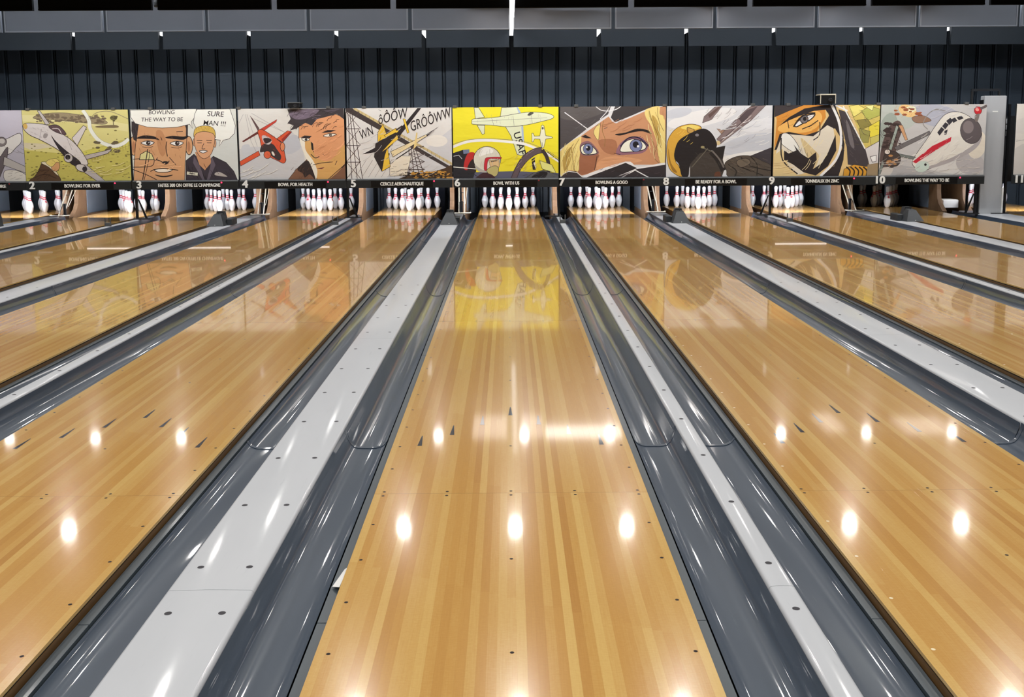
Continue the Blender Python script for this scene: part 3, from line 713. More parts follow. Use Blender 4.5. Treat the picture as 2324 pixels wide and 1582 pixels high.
def picture_3():
    a = art(3, (208, 210, 202))
    a.p((200, 204, 200), (1780, 420), (2250, 300), (2260, 790), (1780, 790), sm=False)
    s_ = (200, 152, 110)
    a.e(s_, 1288, 460, 36, 88, ink=6); a.e((170, 118, 84), 1290, 470, 16, 54); a.e(s_, 1805, 460, 34, 86, ink=6); a.e((170, 118, 84), 1803, 470, 14, 50)
    a.p(s_, (1330, 250), (1790, 250), (1785, 420), (1768, 600), (1758, 800), (1280, 800), (1290, 620), (1310, 420), sm=False, ink=5)
    a.p((52, 46, 48), (1275, 230), (1345, 240), (1330, 330), (1318, 420), (1290, 400), (1272, 320), sm=False)
    a.p((52, 46, 48), (1760, 230), (1800, 230), (1795, 380), (1778, 390), (1780, 300), sm=False)
    a.p((184, 134, 94), (1500, 330), (1560, 330), (1600, 470), (1560, 560), (1520, 500))
    for sg, bx, by in ((-1, 1420, 385), (1, 1690, 390)):
        a.p((34, 28, 30), (bx - 105, by - 5 * sg), (bx - 40, by - 22), (bx + 60, by - 14), (bx + 112, by + 22 * (-sg)), (bx + 70, by + 14), (bx - 30, by + 8))
        a.p((236, 232, 224), (bx - 60, by + 48), (bx, by + 28), (bx + 62, by + 44), (bx + 10, by + 72), ink=6)
        a.e((52, 40, 38), bx + 6, by + 48, 21, 20); a.e((235, 235, 230), bx + 12, by + 43, 5, 5)
        a.l(K, 4, (bx - 50, by + 84), (bx + 10, by + 92), (bx + 50, by + 80))
    a.l(K, 7, (1600, 420), (1590, 480), (1602, 560)); a.l(K, 8, (1500, 590), (1540, 605), (1585, 632), (1620, 600)); a.e(K, 1582, 618, 30, 14)
    a.l(K, 6, (1490, 600), (1510, 570)); a.l(K, 6, (1620, 570), (1680, 640)); a.l(K, 5, (1690, 330), (1750, 328)); a.l(K, 5, (1545, 380), (1555, 410))
    a.p((226, 216, 200), (1480, 684), (1560, 676), (1645, 684), (1600, 706), (1510, 706), ink=6)
    a.l(K, 7, (1440, 700), (1480, 682), (1560, 674), (1650, 682), (1700, 690)); a.p(K, (1480, 730), (1560, 742), (1650, 732), (1600, 752), (1530, 752))
    a.p((206, 200, 140), (1340, 590), (1350, 540), (1405, 508), (1455, 535), (1478, 590), sm=False, ink=6)
    a.l(K, 8, (1420, 490), (1400, 600), (1365, 780)); a.l(K, 5, (1440, 500), (1425, 600), (1380, 780)); a.l(K, 6, (1280, 585), (1340, 580)); a.l(K, 6, (1275, 680), (1400, 730), (1500, 780)); a.l(K, 6, (1480, 590), (1450, 650), (1280, 660))
    a.p((228, 228, 218), (1265, 125), (1880, 120), (1870, 190), (1830, 240), (1840, 300), (1815, 262), (1700, 288), (1560, 294), (1420, 284), (1310, 250), (1268, 190), ink=4, sm=False)
    a.t(K, 'BOWLING', 1556, 150, 52, 0, .12, .006); a.t(K, 'THE WAY TO BE', 1558, 217, 52, 0, .12, .006)
    a.p((226, 228, 220), (1885, 125), (2190, 125), (2215, 200), (2240, 280), (2230, 350), (2180, 400), (2125, 412), (2085, 468), (2098, 412), (1990, 395), (1890, 330), (1850, 250), (1862, 170), ink=4, sm=False)
    a.t(K, 'SURE', 2055, 172, 68, -3, .12, .006); a.t(K, 'MAN !!!', 2045, 258, 64, -4, .12, .006)
    a.p((54, 48, 58), (1770, 800), (1775, 600), (1850, 540), (1950, 640), (2030, 560), (2150, 620), (2220, 700), (2260, 800), sm=False, ink=5)
    a.p((188, 138, 100), (1860, 520), (2000, 540), (2010, 620), (1950, 690), (1900, 640), sm=False)
    a.e((204, 154, 116), 1855, 430, 12, 36, ink=4); a.e((204, 154, 116), 2046, 440, 12, 38, ink=4)
    a.p((206, 156, 118), (1862, 330), (1950, 305), (2040, 330), (2042, 440), (2010, 540), (1950, 582), (1900, 555), (1862, 470), ink=4)
    a.p((206, 172, 84), (1852, 380), (1862, 310), (1920, 280), (2000, 282), (2046, 320), (2052, 390), (2030, 350), (1950, 330), (1880, 345), ink=4)
    for x in (1905, 1995): a.l(K, 6, (x - 28, 412), (x + 25, 414)); a.l(K, 5, (x - 22, 435), (x + 20, 436))
    a.l(K, 5, (1945, 440), (1925, 488), (1955, 490)); a.p((240, 236, 226), (1900, 512), (1935, 505), (1975, 512), (1935, 530), ink=5)
    a.p((92, 84, 96), (1850, 560), (1900, 640), (1950, 790), (1930, 790), (1840, 620), sm=False); a.p((92, 84, 96), (2015, 560), (2050, 640), (1985, 790), (1965, 790), (2000, 660), sm=False)
    a.p((206, 206, 190), (1780, 700), (1885, 712), (1882, 742), (1778, 732), sm=False, ink=3); a.l(K, 6, (1800, 716), (1860, 726)); a.p((170, 164, 160), (2036, 730), (2080, 705), (2160, 750), (2090, 745))
    a.h((150, 104, 70), 4, 1330, 1750, 330, 600, 16, 70, 50, 4); a.h((226, 182, 138), 10, 1380, 1720, 620, 670, 6, -14, 120, 5); a.h((84, 76, 78), 4, 1285, 1325, 250, 390, 10, 80, 60, 6); a.h((160, 124, 50), 3, 1870, 2040, 290, 330, 20, 60, 26, 7); a.h((30, 26, 32), 5, 1800, 2220, 640, 780, 18, 65, 70, 8)
    a.h((236, 206, 120), 4, 1870, 2035, 285, 325, 12, 50, 22, 9)
    return a
def picture_4():
    a = art(4, (208, 206, 200))
    a.p((192, 192, 194), (10, 500), (300, 460), (520, 330), (640, 600), (500, 780), (20, 780)); a.p((182, 184, 190), (420, 420), (560, 360), (610, 470), (480, 540)); a.p((190, 192, 196), (40, 470), (110, 450), (120, 530), (60, 560))
    for q in (((60, 170), (20, 250)), ((80, 170), (130, 420), (180, 520)), ((95, 170), (190, 470)), ((140, 160), (460, 340)), ((160, 210), (440, 330))): a.l((150, 146, 146), 3, *q, sm=False)
    o = (206, 84, 52)
    a.p((90, 66, 66), (120, 178), (150, 210), (212, 300), (195, 320), sm=False); a.p((196, 66, 52), (215, 310), (380, 215), (372, 238), (235, 335), sm=False, ink=3); a.p((96, 44, 40), (45, 420), (190, 330), (200, 350), (60, 428), sm=False)
    a.p(o, (375, 395), (480, 320), (520, 330), (430, 430), sm=False, ink=4); a.p((150, 48, 40), (420, 400), (500, 330), (518, 332), (432, 425), sm=False)
    a.p(o, (20, 610), (200, 510), (215, 550), (28, 652), sm=False, ink=4)
    a.p(o, (195, 325), (235, 310), (300, 345), (380, 400), (430, 450), (455, 560), (460, 600), (435, 625), (380, 600), (300, 560), (240, 500), (215, 400), ink=5)
    a.p((56, 46, 48), (240, 450), (330, 440), (380, 500), (415, 555), (400, 600), (340, 570), (270, 520), (215, 520)); a.p((190, 182, 182), (235, 370), (280, 370), (330, 410), (300, 450), (250, 430)); a.p((48, 40, 44), (250, 395), (300, 392), (325, 412), (270, 440), ink=3)
    a.e((206, 96, 62), 285, 545, 34, 36, ink=5); a.e((210, 130, 90), 430, 470, 22, 40, ink=5); a.e((236, 226, 216), 340, 535, 10, 24, -30)
    s_ = (214, 152, 108)
    a.p((122, 86, 66), (480, 780), (560, 680), (660, 590), (760, 640), (860, 780), sm=False, ink=4); a.p((122, 86, 66), (850, 780), (1035, 620), (1035, 790), sm=False, ink=5)
    a.p(s_, (590, 250), (700, 190), (900, 150), (1020, 190), (1025, 640), (940, 720), (860, 785), (770, 785), (720, 680), (650, 560), (610, 460), (585, 380), sm=False, ink=4)
    a.p((206, 160, 96), (640, 420), (720, 440), (740, 560), (880, 600), (1020, 450), (1020, 630), (860, 785), (770, 785), (700, 640)); a.p((226, 220, 204), (590, 390), (640, 410), (650, 500), (720, 600), (760, 700), (740, 780), (700, 650), (640, 550))
    a.p((60, 54, 58), (480, 120), (1012, 105), (1018, 210), (950, 160), (840, 190), (760, 210), (710, 270), (650, 245), (560, 300), (500, 320), (540, 270), (480, 250), (510, 210), sm=False)
    a.p((110, 98, 112), (500, 150), (640, 120), (780, 125), (700, 190), (600, 215), (530, 200)); a.p((84, 76, 86), (820, 130), (980, 112), (900, 150))
    a.p((44, 36, 38), (600, 385), (640, 364), (710, 368), (690, 388), (640, 384), sm=False); a.p((44, 36, 38), (800, 338), (860, 312), (940, 312), (890, 332), sm=False)
    a.p((232, 228, 216), (612, 392), (660, 386), (690, 404), (640, 416), ink=5); a.e((60, 56, 56), 655, 400, 13, 12); a.p((228, 224, 214), (820, 368), (870, 346), (945, 350), (880, 376), ink=5); a.e((96, 100, 96), 888, 358, 15, 13)
    a.p(K, (700, 420), (722, 440), (728, 525), (706, 490), sm=False); a.l(K, 7, (700, 540), (740, 575), (780, 560)); a.l(K, 5, (830, 550), (815, 538))
    a.l(K, 6, (720, 640), (800, 622), (905, 612)); a.p((120, 66, 60), (750, 672), (830, 662), (800, 682)); a.l(K, 5, (690, 640), (710, 620)); a.l(K, 5, (930, 640), (950, 600))
    a.p((46, 36, 36), (570, 680), (660, 600), (700, 650), (745, 785), (690, 730), (640, 760), (620, 720)); a.l(K, 6, (860, 780), (1030, 630), sm=False)
    a.h((140, 126, 142), 5, 520, 780, 125, 220, 16, 160, 90, 4); a.h((40, 34, 38), 6, 500, 960, 130, 300, 30, 150, 80, 5, .4); a.h((226, 166, 120), 12, 760, 1000, 230, 600, 10, -35, 150, 6); a.h((196, 134, 90), 5, 760, 1000, 260, 620, 18, -30, 80, 7)
    a.h((222, 220, 214), 10, 60, 460, 660, 760, 8, -20, 200, 8); a.h((160, 60, 44), 5, 240, 440, 350, 590, 12, 50, 40, 9); a.h((96, 64, 48), 5, 520, 700, 660, 775, 14, -60, 60, 10)
    return a
def picture_5():
    a = art(5, (212, 210, 206))
    a.p((198, 198, 200), (1400, 780), (1700, 560), (2020, 300), (2020, 780), sm=False); a.e((222, 218, 210), 1880, 420, 100, 55)
    a.p((62, 54, 54), (1030, 115), (1095, 115), (2025, 670), (2025, 700), (1035, 145), sm=False); a.l((196, 178, 128), 22, (1110, 118), (2030, 640), sm=False)
    for i in range(26): a.l((120, 100, 80), 3, (1110 + i * 36, 108 + i * 20.5), (1112 + i * 36, 138 + i * 20.5))
    for x0, x1, sg in ((1035, 1190, 1), (1620, 1790, 1)):
        y0, y1 = (150, 775) if x0 < 1100 else (470, 760)
        for k in range(4): a.l((70, 58, 58), 6, (x0 + 25 * k * .7, y0), (x0 + k * 50, y1), sm=False)
        h = (y1 - y0) / 4
        for j in range(4):
            a.l((84, 68, 66), 5, (x0, y0 + j * h), (x1 - 20, y0 + (j + 1) * h), sm=False); a.l((84, 68, 66), 5, (x1 - 30, y0 + j * h), (x0, y0 + (j + 1) * h), sm=False); a.l((70, 58, 58), 6, (x0, y0 + j * h), (x1 - 30, y0 + j * h), sm=False)
    for i in range(9): a.l((150, 144, 140), 3, (1060 + i * 60, 760), (1160 + i * 60, 600), sm=False)
    a.p((222, 214, 196), (1440, 640), (1540, 560), (1640, 560), (1600, 740), (1440, 750), sm=False, ink=3)
    y_ = (226, 188, 62)
    a.p(y_, (1330, 340), (1380, 262), (1412, 360), (1400, 430), (1330, 440), sm=False, ink=4); a.p((42, 36, 38), (1185, 545), (1330, 470), (1520, 330), (1700, 115), (1735, 115), (1600, 290), (1500, 420), (1340, 520), sm=False)
    a.p(y_, (1390, 370), (1500, 300), (1525, 330), (1430, 410), sm=False, ink=4); a.p((44, 38, 38), (1310, 440), (1500, 340), (1520, 390), (1400, 520), (1440, 540), (1365, 705), (1295, 570), sm=False, ink=3)
    a.p(y_, (1420, 480), (1446, 660), (1366, 705), (1392, 560), sm=False, ink=4); a.p(y_, (1370, 520), (1510, 365), (1520, 400), (1400, 500), sm=False); a.p(y_, (1345, 385), (1370, 340), (1385, 385), sm=False)
    a.p(y_, (1565, 215), (1585, 215), (1622, 340), (1605, 350), sm=False, ink=3); a.l((60, 50, 50), 14, (1500, 320), (1560, 280), sm=False)
    a.p((224, 206, 160), (1450, 520), (1620, 440), (1780, 360), (1790, 375), (1640, 470), (1470, 570), sm=False, ink=4); a.p((44, 38, 40), (1780, 360), (1900, 285), (1790, 378), sm=False); a.l(K, 9, (1500, 590), (1650, 490), sm=False); a.p((220, 196, 130), (1660, 500), (1690, 340), (1700, 345), (1690, 470), sm=False)
    a.p((70, 52, 36), (1520, 775), (1640, 740), (1800, 715), (1940, 680), (2025, 650), (2030, 785), (1500, 790)); a.specks((190, 140, 60), 1640, 2020, 705, 770, 60, 11, 6); a.specks((40, 32, 28), 1560, 2020, 715, 775, 40, 10, 7)
    a.t(K, 'WN', 1218, 350, 120, 24, .35, .003, .62); a.t(K, 'ôÔÔW', 1462, 196, 132, 14, .35, .003, .66); a.t(K, 'GRÔÔWW', 1815, 228, 132, 20, .35, .003, .6)
    a.h((186, 184, 182), 6, 1200, 1900, 300, 740, 26, -32, 150, 4); a.h((30, 26, 30), 4, 1330, 1480, 380, 640, 14, -60, 50, 5); a.h((110, 92, 84), 4, 1450, 1640, 560, 740, 12, -10, 60, 6); a.h((40, 34, 36), 5, 1040, 2000, 130, 160, 3, 30, 60, 7); a.h((44, 36, 32), 5, 1540, 2000, 715, 775, 26, -15, 50, 8)
    return a
def picture_6():
    a = art(6, (224, 212, 48))
    g = (212, 218, 188)
    a.p((214, 200, 44), (118, 560), (1100, 520), (1100, 720), (118, 720))
    a.p(g, (318, 105), (360, 105), (415, 195), (330, 210), sm=False, ink=4); a.p(g, (345, 270), (415, 270), (412, 350), (392, 356), sm=False, ink=4)
    a.p(g, (575, 105), (720, 100), (765, 185), (760, 200), (560, 200), sm=False, ink=4); a.p((160, 180, 206), (715, 102), (728, 102), (770, 185), (745, 190), sm=False)
    a.p(g, (296, 240), (310, 212), (420, 205), (560, 190), (760, 155), (880, 148), (1000, 158), (1060, 185), (1040, 210), (960, 232), (800, 268), (640, 285), (460, 268), (310, 262), ink=4)
    a.p((70, 72, 72), (815, 175), (840, 150), (875, 155), (840, 180)); a.l((120, 122, 110), 3, (300, 236), (1000, 200)); a.l((120, 122, 110), 3, (480, 200), (500, 268)); a.l((120, 122, 110), 3, (680, 180), (690, 275)); a.l((120, 122, 110), 3, (850, 165), (860, 250))
    a.p((222, 222, 196), (855, 345), (868, 345), (880, 372), (930, 370), (945, 275), (955, 268), (968, 275), (985, 368), (1040, 376), (1050, 388), (985, 400), (965, 480), (945, 480), (930, 400), (880, 398), (868, 425), (856, 425), sm=False, ink=4)
    a.e((70, 72, 80), 957, 298, 9, 12); a.l((90, 90, 80), 5, (950, 430), (952, 470))
    a.p((224, 211, 46), (118, 520), (300, 450), (560, 432), (800, 470), (930, 540), (800, 700), (300, 720))
    a.p(g, (610, 285), (770, 275), (790, 545), (750, 555), (715, 540), (660, 370), sm=False, ink=4); a.p((160, 180, 206), (757, 285), (775, 278), (782, 420), (765, 410), sm=False)
    a.t((28, 30, 30), 'USAF', 738, 440, 92, -74, 0, .012, 1.05)
    a.l((236, 238, 228), 24, (110, 475), (250, 425), (420, 410), (640, 425), (800, 450), (980, 530), (1110, 610)); a.l((120, 120, 110), 4, (110, 450), (250, 408), (420, 396), (640, 405), (810, 430), (1000, 510), (1110, 585))
    a.p((34, 34, 40), (118, 530), (210, 500), (300, 560), (330, 700), (330, 775), (118, 775), sm=False); a.p((110, 122, 150), (210, 500), (270, 495), (270, 530), (215, 540), sm=False); a.p((178, 44, 44), (218, 680), (225, 600), (260, 530), (320, 530), (300, 600), (270, 680)); a.p((44, 36, 38), (250, 690), (270, 620), (310, 590), (330, 700)); a.l((220, 220, 214), 8, (118, 660), (330, 680), sm=False); a.l((210, 212, 214), 5, (120, 560), (170, 550), (200, 585), sm=False)
    a.p((86, 88, 108), (320, 710), (700, 700), (1105, 720), (1105, 775), (300, 775), sm=False)
    a.e((206, 204, 190), 435, 590, 128, 122, 0, ink=5); a.p((232, 230, 220), (400, 480), (460, 480), (500, 520), (430, 540), (360, 560))
    a.p((170, 168, 160), (320, 640), (400, 690), (520, 660), (560, 560), (540, 680), (440, 712), (350, 700)); a.p((186, 40, 56), (405, 680), (415, 590), (450, 570), (560, 568), (556, 585), (450, 590), (430, 690), ink=3)
    a.p((206, 176, 130), (450, 600), (545, 590), (548, 660), (470, 680), sm=False, ink=3); a.l(K, 8, (470, 612), (530, 600)); a.p((176, 166, 110), (430, 690), (500, 650), (540, 670), (525, 740), (470, 750), ink=4); a.p((60, 34, 40), (330, 760), (400, 715), (480, 735), (500, 775), (330, 775)); a.l(K, 6, (310, 730), (380, 775))
    a.l((92, 78, 84), 54, (680, 775), (720, 680), (790, 580), (880, 520), (950, 500)); a.l((60, 48, 54), 8, (655, 775), (700, 670), (770, 560), (870, 494), (950, 476)); a.l((60, 48, 54), 7, (708, 775), (745, 690), (810, 605), (890, 545), (960, 525)); a.l((54, 44, 50), 34, (950, 500), (990, 560), (1010, 640), (1005, 720))
    a.p((90, 92, 96), (780, 775), (860, 720), (960, 690), (1105, 740), (1105, 775), sm=False, ink=4); a.p((28, 26, 30), (850, 760), (930, 705), (1000, 715), (960, 770)); a.p((214, 212, 130), (925, 600), (1040, 640), (1080, 720), (950, 680), sm=False, ink=4); a.l(K, 6, (1000, 520), (1105, 600)); a.p(K, (850, 590), (880, 570), (890, 690), (862, 690), sm=False); a.p((214, 214, 206), (868, 620), (884, 615), (888, 680), sm=False)
    a.h((150, 152, 136), 3, 320, 1000, 170, 270, 18, 85, 40, 4); a.h((176, 174, 166), 5, 340, 540, 500, 640, 12, 100, 60, 5); a.h((150, 136, 140), 6, 700, 940, 500, 700, 16, -50, 60, 6); a.h((220, 204, 30), 10, 560, 1080, 560, 690, 8, -10, 140, 7); a.h((70, 70, 78), 4, 780, 1090, 720, 770, 20, -20, 50, 8); a.e((206, 60, 50), 112, 300, 8, 22)
    return a
def picture_7():
    a = art(7, (74, 70, 72))
    s_ = (190, 138, 102)
    a.e((54, 50, 54), 1340, 180, 45, 40); a.p((88, 84, 84), (1125, 98), (1600, 98), (1350, 220), (1125, 200)); a.p((58, 54, 56), (1600, 240), (1900, 160), (2120, 98), (1700, 98))
    a.p((206, 206, 208), (1110, 505), (1380, 300), (1575, 170), (1600, 98), (1640, 98), (1600, 200), (1640, 245), (1780, 190), (1960, 115), (2050, 98), (2125, 98), (2125, 660), (1700, 690), (1320, 760), (1110, 750), sm=False)
    a.p(s_, (1118, 515), (1390, 320), (1580, 190), (1615, 240), (1650, 255), (1780, 205), (1980, 120), (2125, 98), (2125, 640), (1740, 640), (1330, 740), (1118, 720), sm=False)
    a.p((150, 98, 72), (1300, 540), (1480, 540), (1470, 600), (1440, 690), (1330, 735), (1290, 700)); a.p((162, 110, 80), (1480, 420), (1540, 520), (1650, 540), (1650, 420), (1560, 400)); a.p((206, 152, 112), (1490, 600), (1640, 560), (1900, 600), (1700, 640), (1480, 690))
    hb = (222, 202, 128)
    a.p(hb, (1118, 520), (1300, 380), (1320, 420), (1300, 600), (1290, 700), (1200, 690), (1125, 740)); a.p((176, 146, 74), (1150, 560), (1230, 470), (1220, 600), (1160, 700)); a.l((120, 92, 50), 4, (1300, 400), (1240, 520), (1250, 690)); a.l((120, 92, 50), 4, (1250, 440), (1180, 560), (1190, 690))
    a.p(hb, (1930, 130), (2055, 98), (2060, 170), (2110, 230), (2110, 620), (2060, 600), (2030, 420), (1980, 280), (1930, 200)); a.p((186, 156, 82), (1990, 180), (2050, 260), (2080, 480), (2040, 420), (2000, 290)); a.l((120, 92, 50), 5, (1960, 140), (2000, 270), (2050, 400), (2010, 560), (2060, 630)); a.l((120, 92, 50), 4, (2040, 110), (2050, 220), (2100, 330))
    a.p(hb, (1450, 300), (1500, 250), (1490, 350), (1480, 410), (1440, 350), ink=3); a.l((140, 108, 60), 5, (1530, 230), (1520, 320), (1545, 400), (1540, 470))
    a.p((34, 28, 30), (1640, 355), (1740, 340), (1850, 305), (1950, 320), (1985, 355), (1900, 330), (1800, 340), (1690, 368)); a.p((34, 28, 30), (1320, 378), (1360, 360), (1420, 392), (1370, 392), sm=False)
    a.p((134, 96, 104), (1310, 450), (1390, 418), (1460, 480), (1480, 540), (1330, 550)); a.p((238, 236, 206), (1318, 470), (1380, 442), (1440, 480), (1468, 530), (1400, 545), (1330, 535), ink=7); a.e((112, 122, 160), 1385, 490, 46, 50, ink=4); a.e((22, 20, 28), 1386, 485, 21, 24); a.e((240, 240, 244), 1374, 476, 8, 8)
    a.p((140, 100, 116), (1650, 540), (1690, 440), (1790, 380), (1890, 390), (1950, 470), (1900, 530), (1760, 545)); a.p((240, 238, 212), (1690, 515), (1720, 440), (1800, 400), (1890, 420), (1935, 470), (1900, 505), (1790, 520), ink=7)
    a.e((116, 126, 166), 1838, 462, 58, 58, ink=5); a.e((22, 20, 28), 1835, 452, 28, 30); a.e((240, 240, 246), 1858, 468, 12, 10); a.l((40, 34, 60), 12, (1690, 470), (1760, 395), (1850, 385), (1930, 440), (1955, 470))
    for i in range(7): a.l((60, 50, 90), 4, (1860 + i * 14, 392 + i * 10), (1885 + i * 14, 375 + i * 12), sm=False)
    a.l(K, 4, (1630, 530), (1690, 545)); a.l(K, 5, (1470, 560), (1445, 690))
    a.p((220, 220, 222), (1340, 745), (1740, 610), (1860, 660), (2120, 620), (2120, 660), (1900, 700), (1500, 770)); a.p((52, 46, 50), (1115, 765), (1190, 700), (1270, 700), (1330, 760), sm=False, ink=3); a.p((42, 38, 42), (1360, 762), (1740, 622), (1850, 672), (1620, 765), sm=False); a.p((48, 42, 46), (1640, 765), (1850, 680), (2120, 640), (2120, 765), sm=False)
    a.l((226, 226, 226), 9, (1700, 760), (1830, 690), (1960, 760), sm=False); a.l((214, 214, 214), 7, (1140, 730), (1200, 700), (1280, 712), (1330, 755), sm=False); a.l((222, 222, 224), 8, (1165, 150), (1380, 305), sm=False); a.l((222, 222, 222), 7, (1460, 98), (1510, 132), (1580, 140), (1650, 125), (1695, 98)); a.l((214, 214, 214), 7, (1590, 98), (1560, 150), (1500, 215), sm=False)
    a.h((236, 222, 160), 6, 1140, 1300, 470, 700, 12, 100, 120, 4); a.h((150, 118, 62), 4, 1140, 1300, 470, 700, 16, 100, 110, 5); a.h((240, 228, 170), 6, 1960, 2100, 160, 560, 12, 72, 150, 6); a.h((150, 118, 62), 4, 1960, 2100, 160, 560, 14, 72, 140, 7)
    a.h((206, 156, 118), 8, 1560, 1900, 560, 640, 8, -10, 140, 8); a.h((172, 120, 88), 6, 1540, 1900, 220, 330, 10, -20, 120, 9); a.h((96, 92, 94), 7, 1140, 1560, 110, 300, 12, -30, 90, 10); a.h((78, 70, 76), 6, 1400, 2100, 680, 760, 14, -20, 80, 11)
    return a
def picture_8():
    a = art(8, (206, 208, 212))
    for i, (x, y, rx, ry, c_) in enumerate(((250, 140, 220, 50, (222, 222, 222)), (560, 300, 200, 60, (190, 194, 202)), (480, 400, 220, 40, (222, 222, 220)), (100, 110, 90, 30, (192, 196, 204)), (620, 180, 120, 40, (216, 218, 222)))): a.e(c_, x, y, rx, ry, -12)
    g = (128, 112, 112)
    a.p(g, (265, 130), (330, 70), (378, 62), (310, 150), (255, 170), sm=False, ink=2); a.p((96, 76, 72), (290, 120), (350, 70), (368, 70), (300, 140), sm=False); a.p((160, 130, 110), (345, 205), (400, 215), (380, 245), sm=False, ink=2)
    a.p(g, (345, 270), (420, 190), (520, 90), (560, 60), (650, 55), (560, 150), (470, 220), (370, 300), sm=False, ink=2); a.p((82, 70, 74), (480, 140), (530, 88), (600, 60), (560, 110), (500, 165), sm=False); a.l((70, 60, 64), 4, (360, 290), (540, 130), sm=False); a.l((190, 180, 178), 4, (380, 280), (560, 120), sm=False); a.e((206, 186, 140), 355, 295, 14, 14)
    a.p((60, 56, 62), (520, 390), (690, 320), (690, 440), (560, 430), sm=False)
    a.p((206, 160, 62), (36, 300), (60, 240), (110, 195), (190, 178), (250, 200), (200, 260), (100, 330), (90, 410), (110, 440), (130, 510), (60, 470), (36, 400), ink=3); a.p((232, 206, 110), (120, 200), (190, 182), (240, 200), (170, 215)); a.p((150, 110, 40), (44, 330), (60, 420), (100, 480), (70, 470), (46, 400)); a.p((190, 150, 80), (160, 200), (185, 205), (205, 215), (190, 235), (165, 230), ink=3)
    a.p((32, 28, 30), (82, 350), (110, 280), (190, 230), (260, 205), (310, 230), (345, 290), (340, 330), (300, 350), (230, 400), (180, 440), (170, 505), (130, 505), (110, 430), (84, 400)); a.e((120, 116, 120), 222, 246, 12, 9)
    a.p((62, 56, 52), (180, 510), (180, 430), (240, 360), (310, 345), (370, 330), (385, 400), (400, 450), (380, 510), sm=False); a.p((34, 30, 30), (310, 330), (400, 312), (385, 400), (350, 380), sm=False)
    a.l((34, 30, 30), 34, (310, 350), (355, 400), (390, 470)); a.l((110, 104, 100), 10, (318, 345), (362, 395), (392, 450)); a.l((100, 96, 84), 6, (255, 325), (320, 350), sm=False); a.l((100, 96, 84), 5, (290, 330), (190, 450), sm=False); a.e((150, 140, 100), 258, 322, 12, 8); a.p((96, 60, 44), (340, 480), (370, 478), (372, 510), (335, 510))
    a.p((80, 72, 64), (400, 420), (470, 380), (560, 376), (640, 410), (690, 440), (690, 512), (440, 512), (410, 470), ink=3)
    for q in (((420, 430), (470, 470), (460, 510)), ((500, 385), (560, 440), (690, 470)), ((480, 440), (640, 500)), ((560, 380), (600, 430), (600, 500))): a.l((38, 34, 32), 7, *q)
    a.p((104, 94, 82), (470, 410), (530, 390), (560, 420), (500, 450), ink=3)
    a.h((226, 228, 230), 9, 400, 660, 120, 320, 14, -22, 120, 4); a.h((186, 190, 198), 7, 400, 660, 160, 320, 12, -22, 100, 5); a.h((84, 66, 62), 3, 280, 370, 70, 150, 12, -48, 40, 6); a.h((80, 66, 68), 3, 380, 620, 70, 280, 24, -42, 60, 7); a.h((44, 38, 34), 3, 420, 680, 390, 500, 30, 25, 50, 8); a.h((126, 114, 98), 3, 430, 680, 390, 500, 16, 25, 50, 9); a.h((236, 200, 100), 5, 60, 190, 200, 300, 8, -40, 50, 10); a.h((84, 80, 78), 3, 190, 380, 360, 500, 14, 50, 40, 11)
    return a
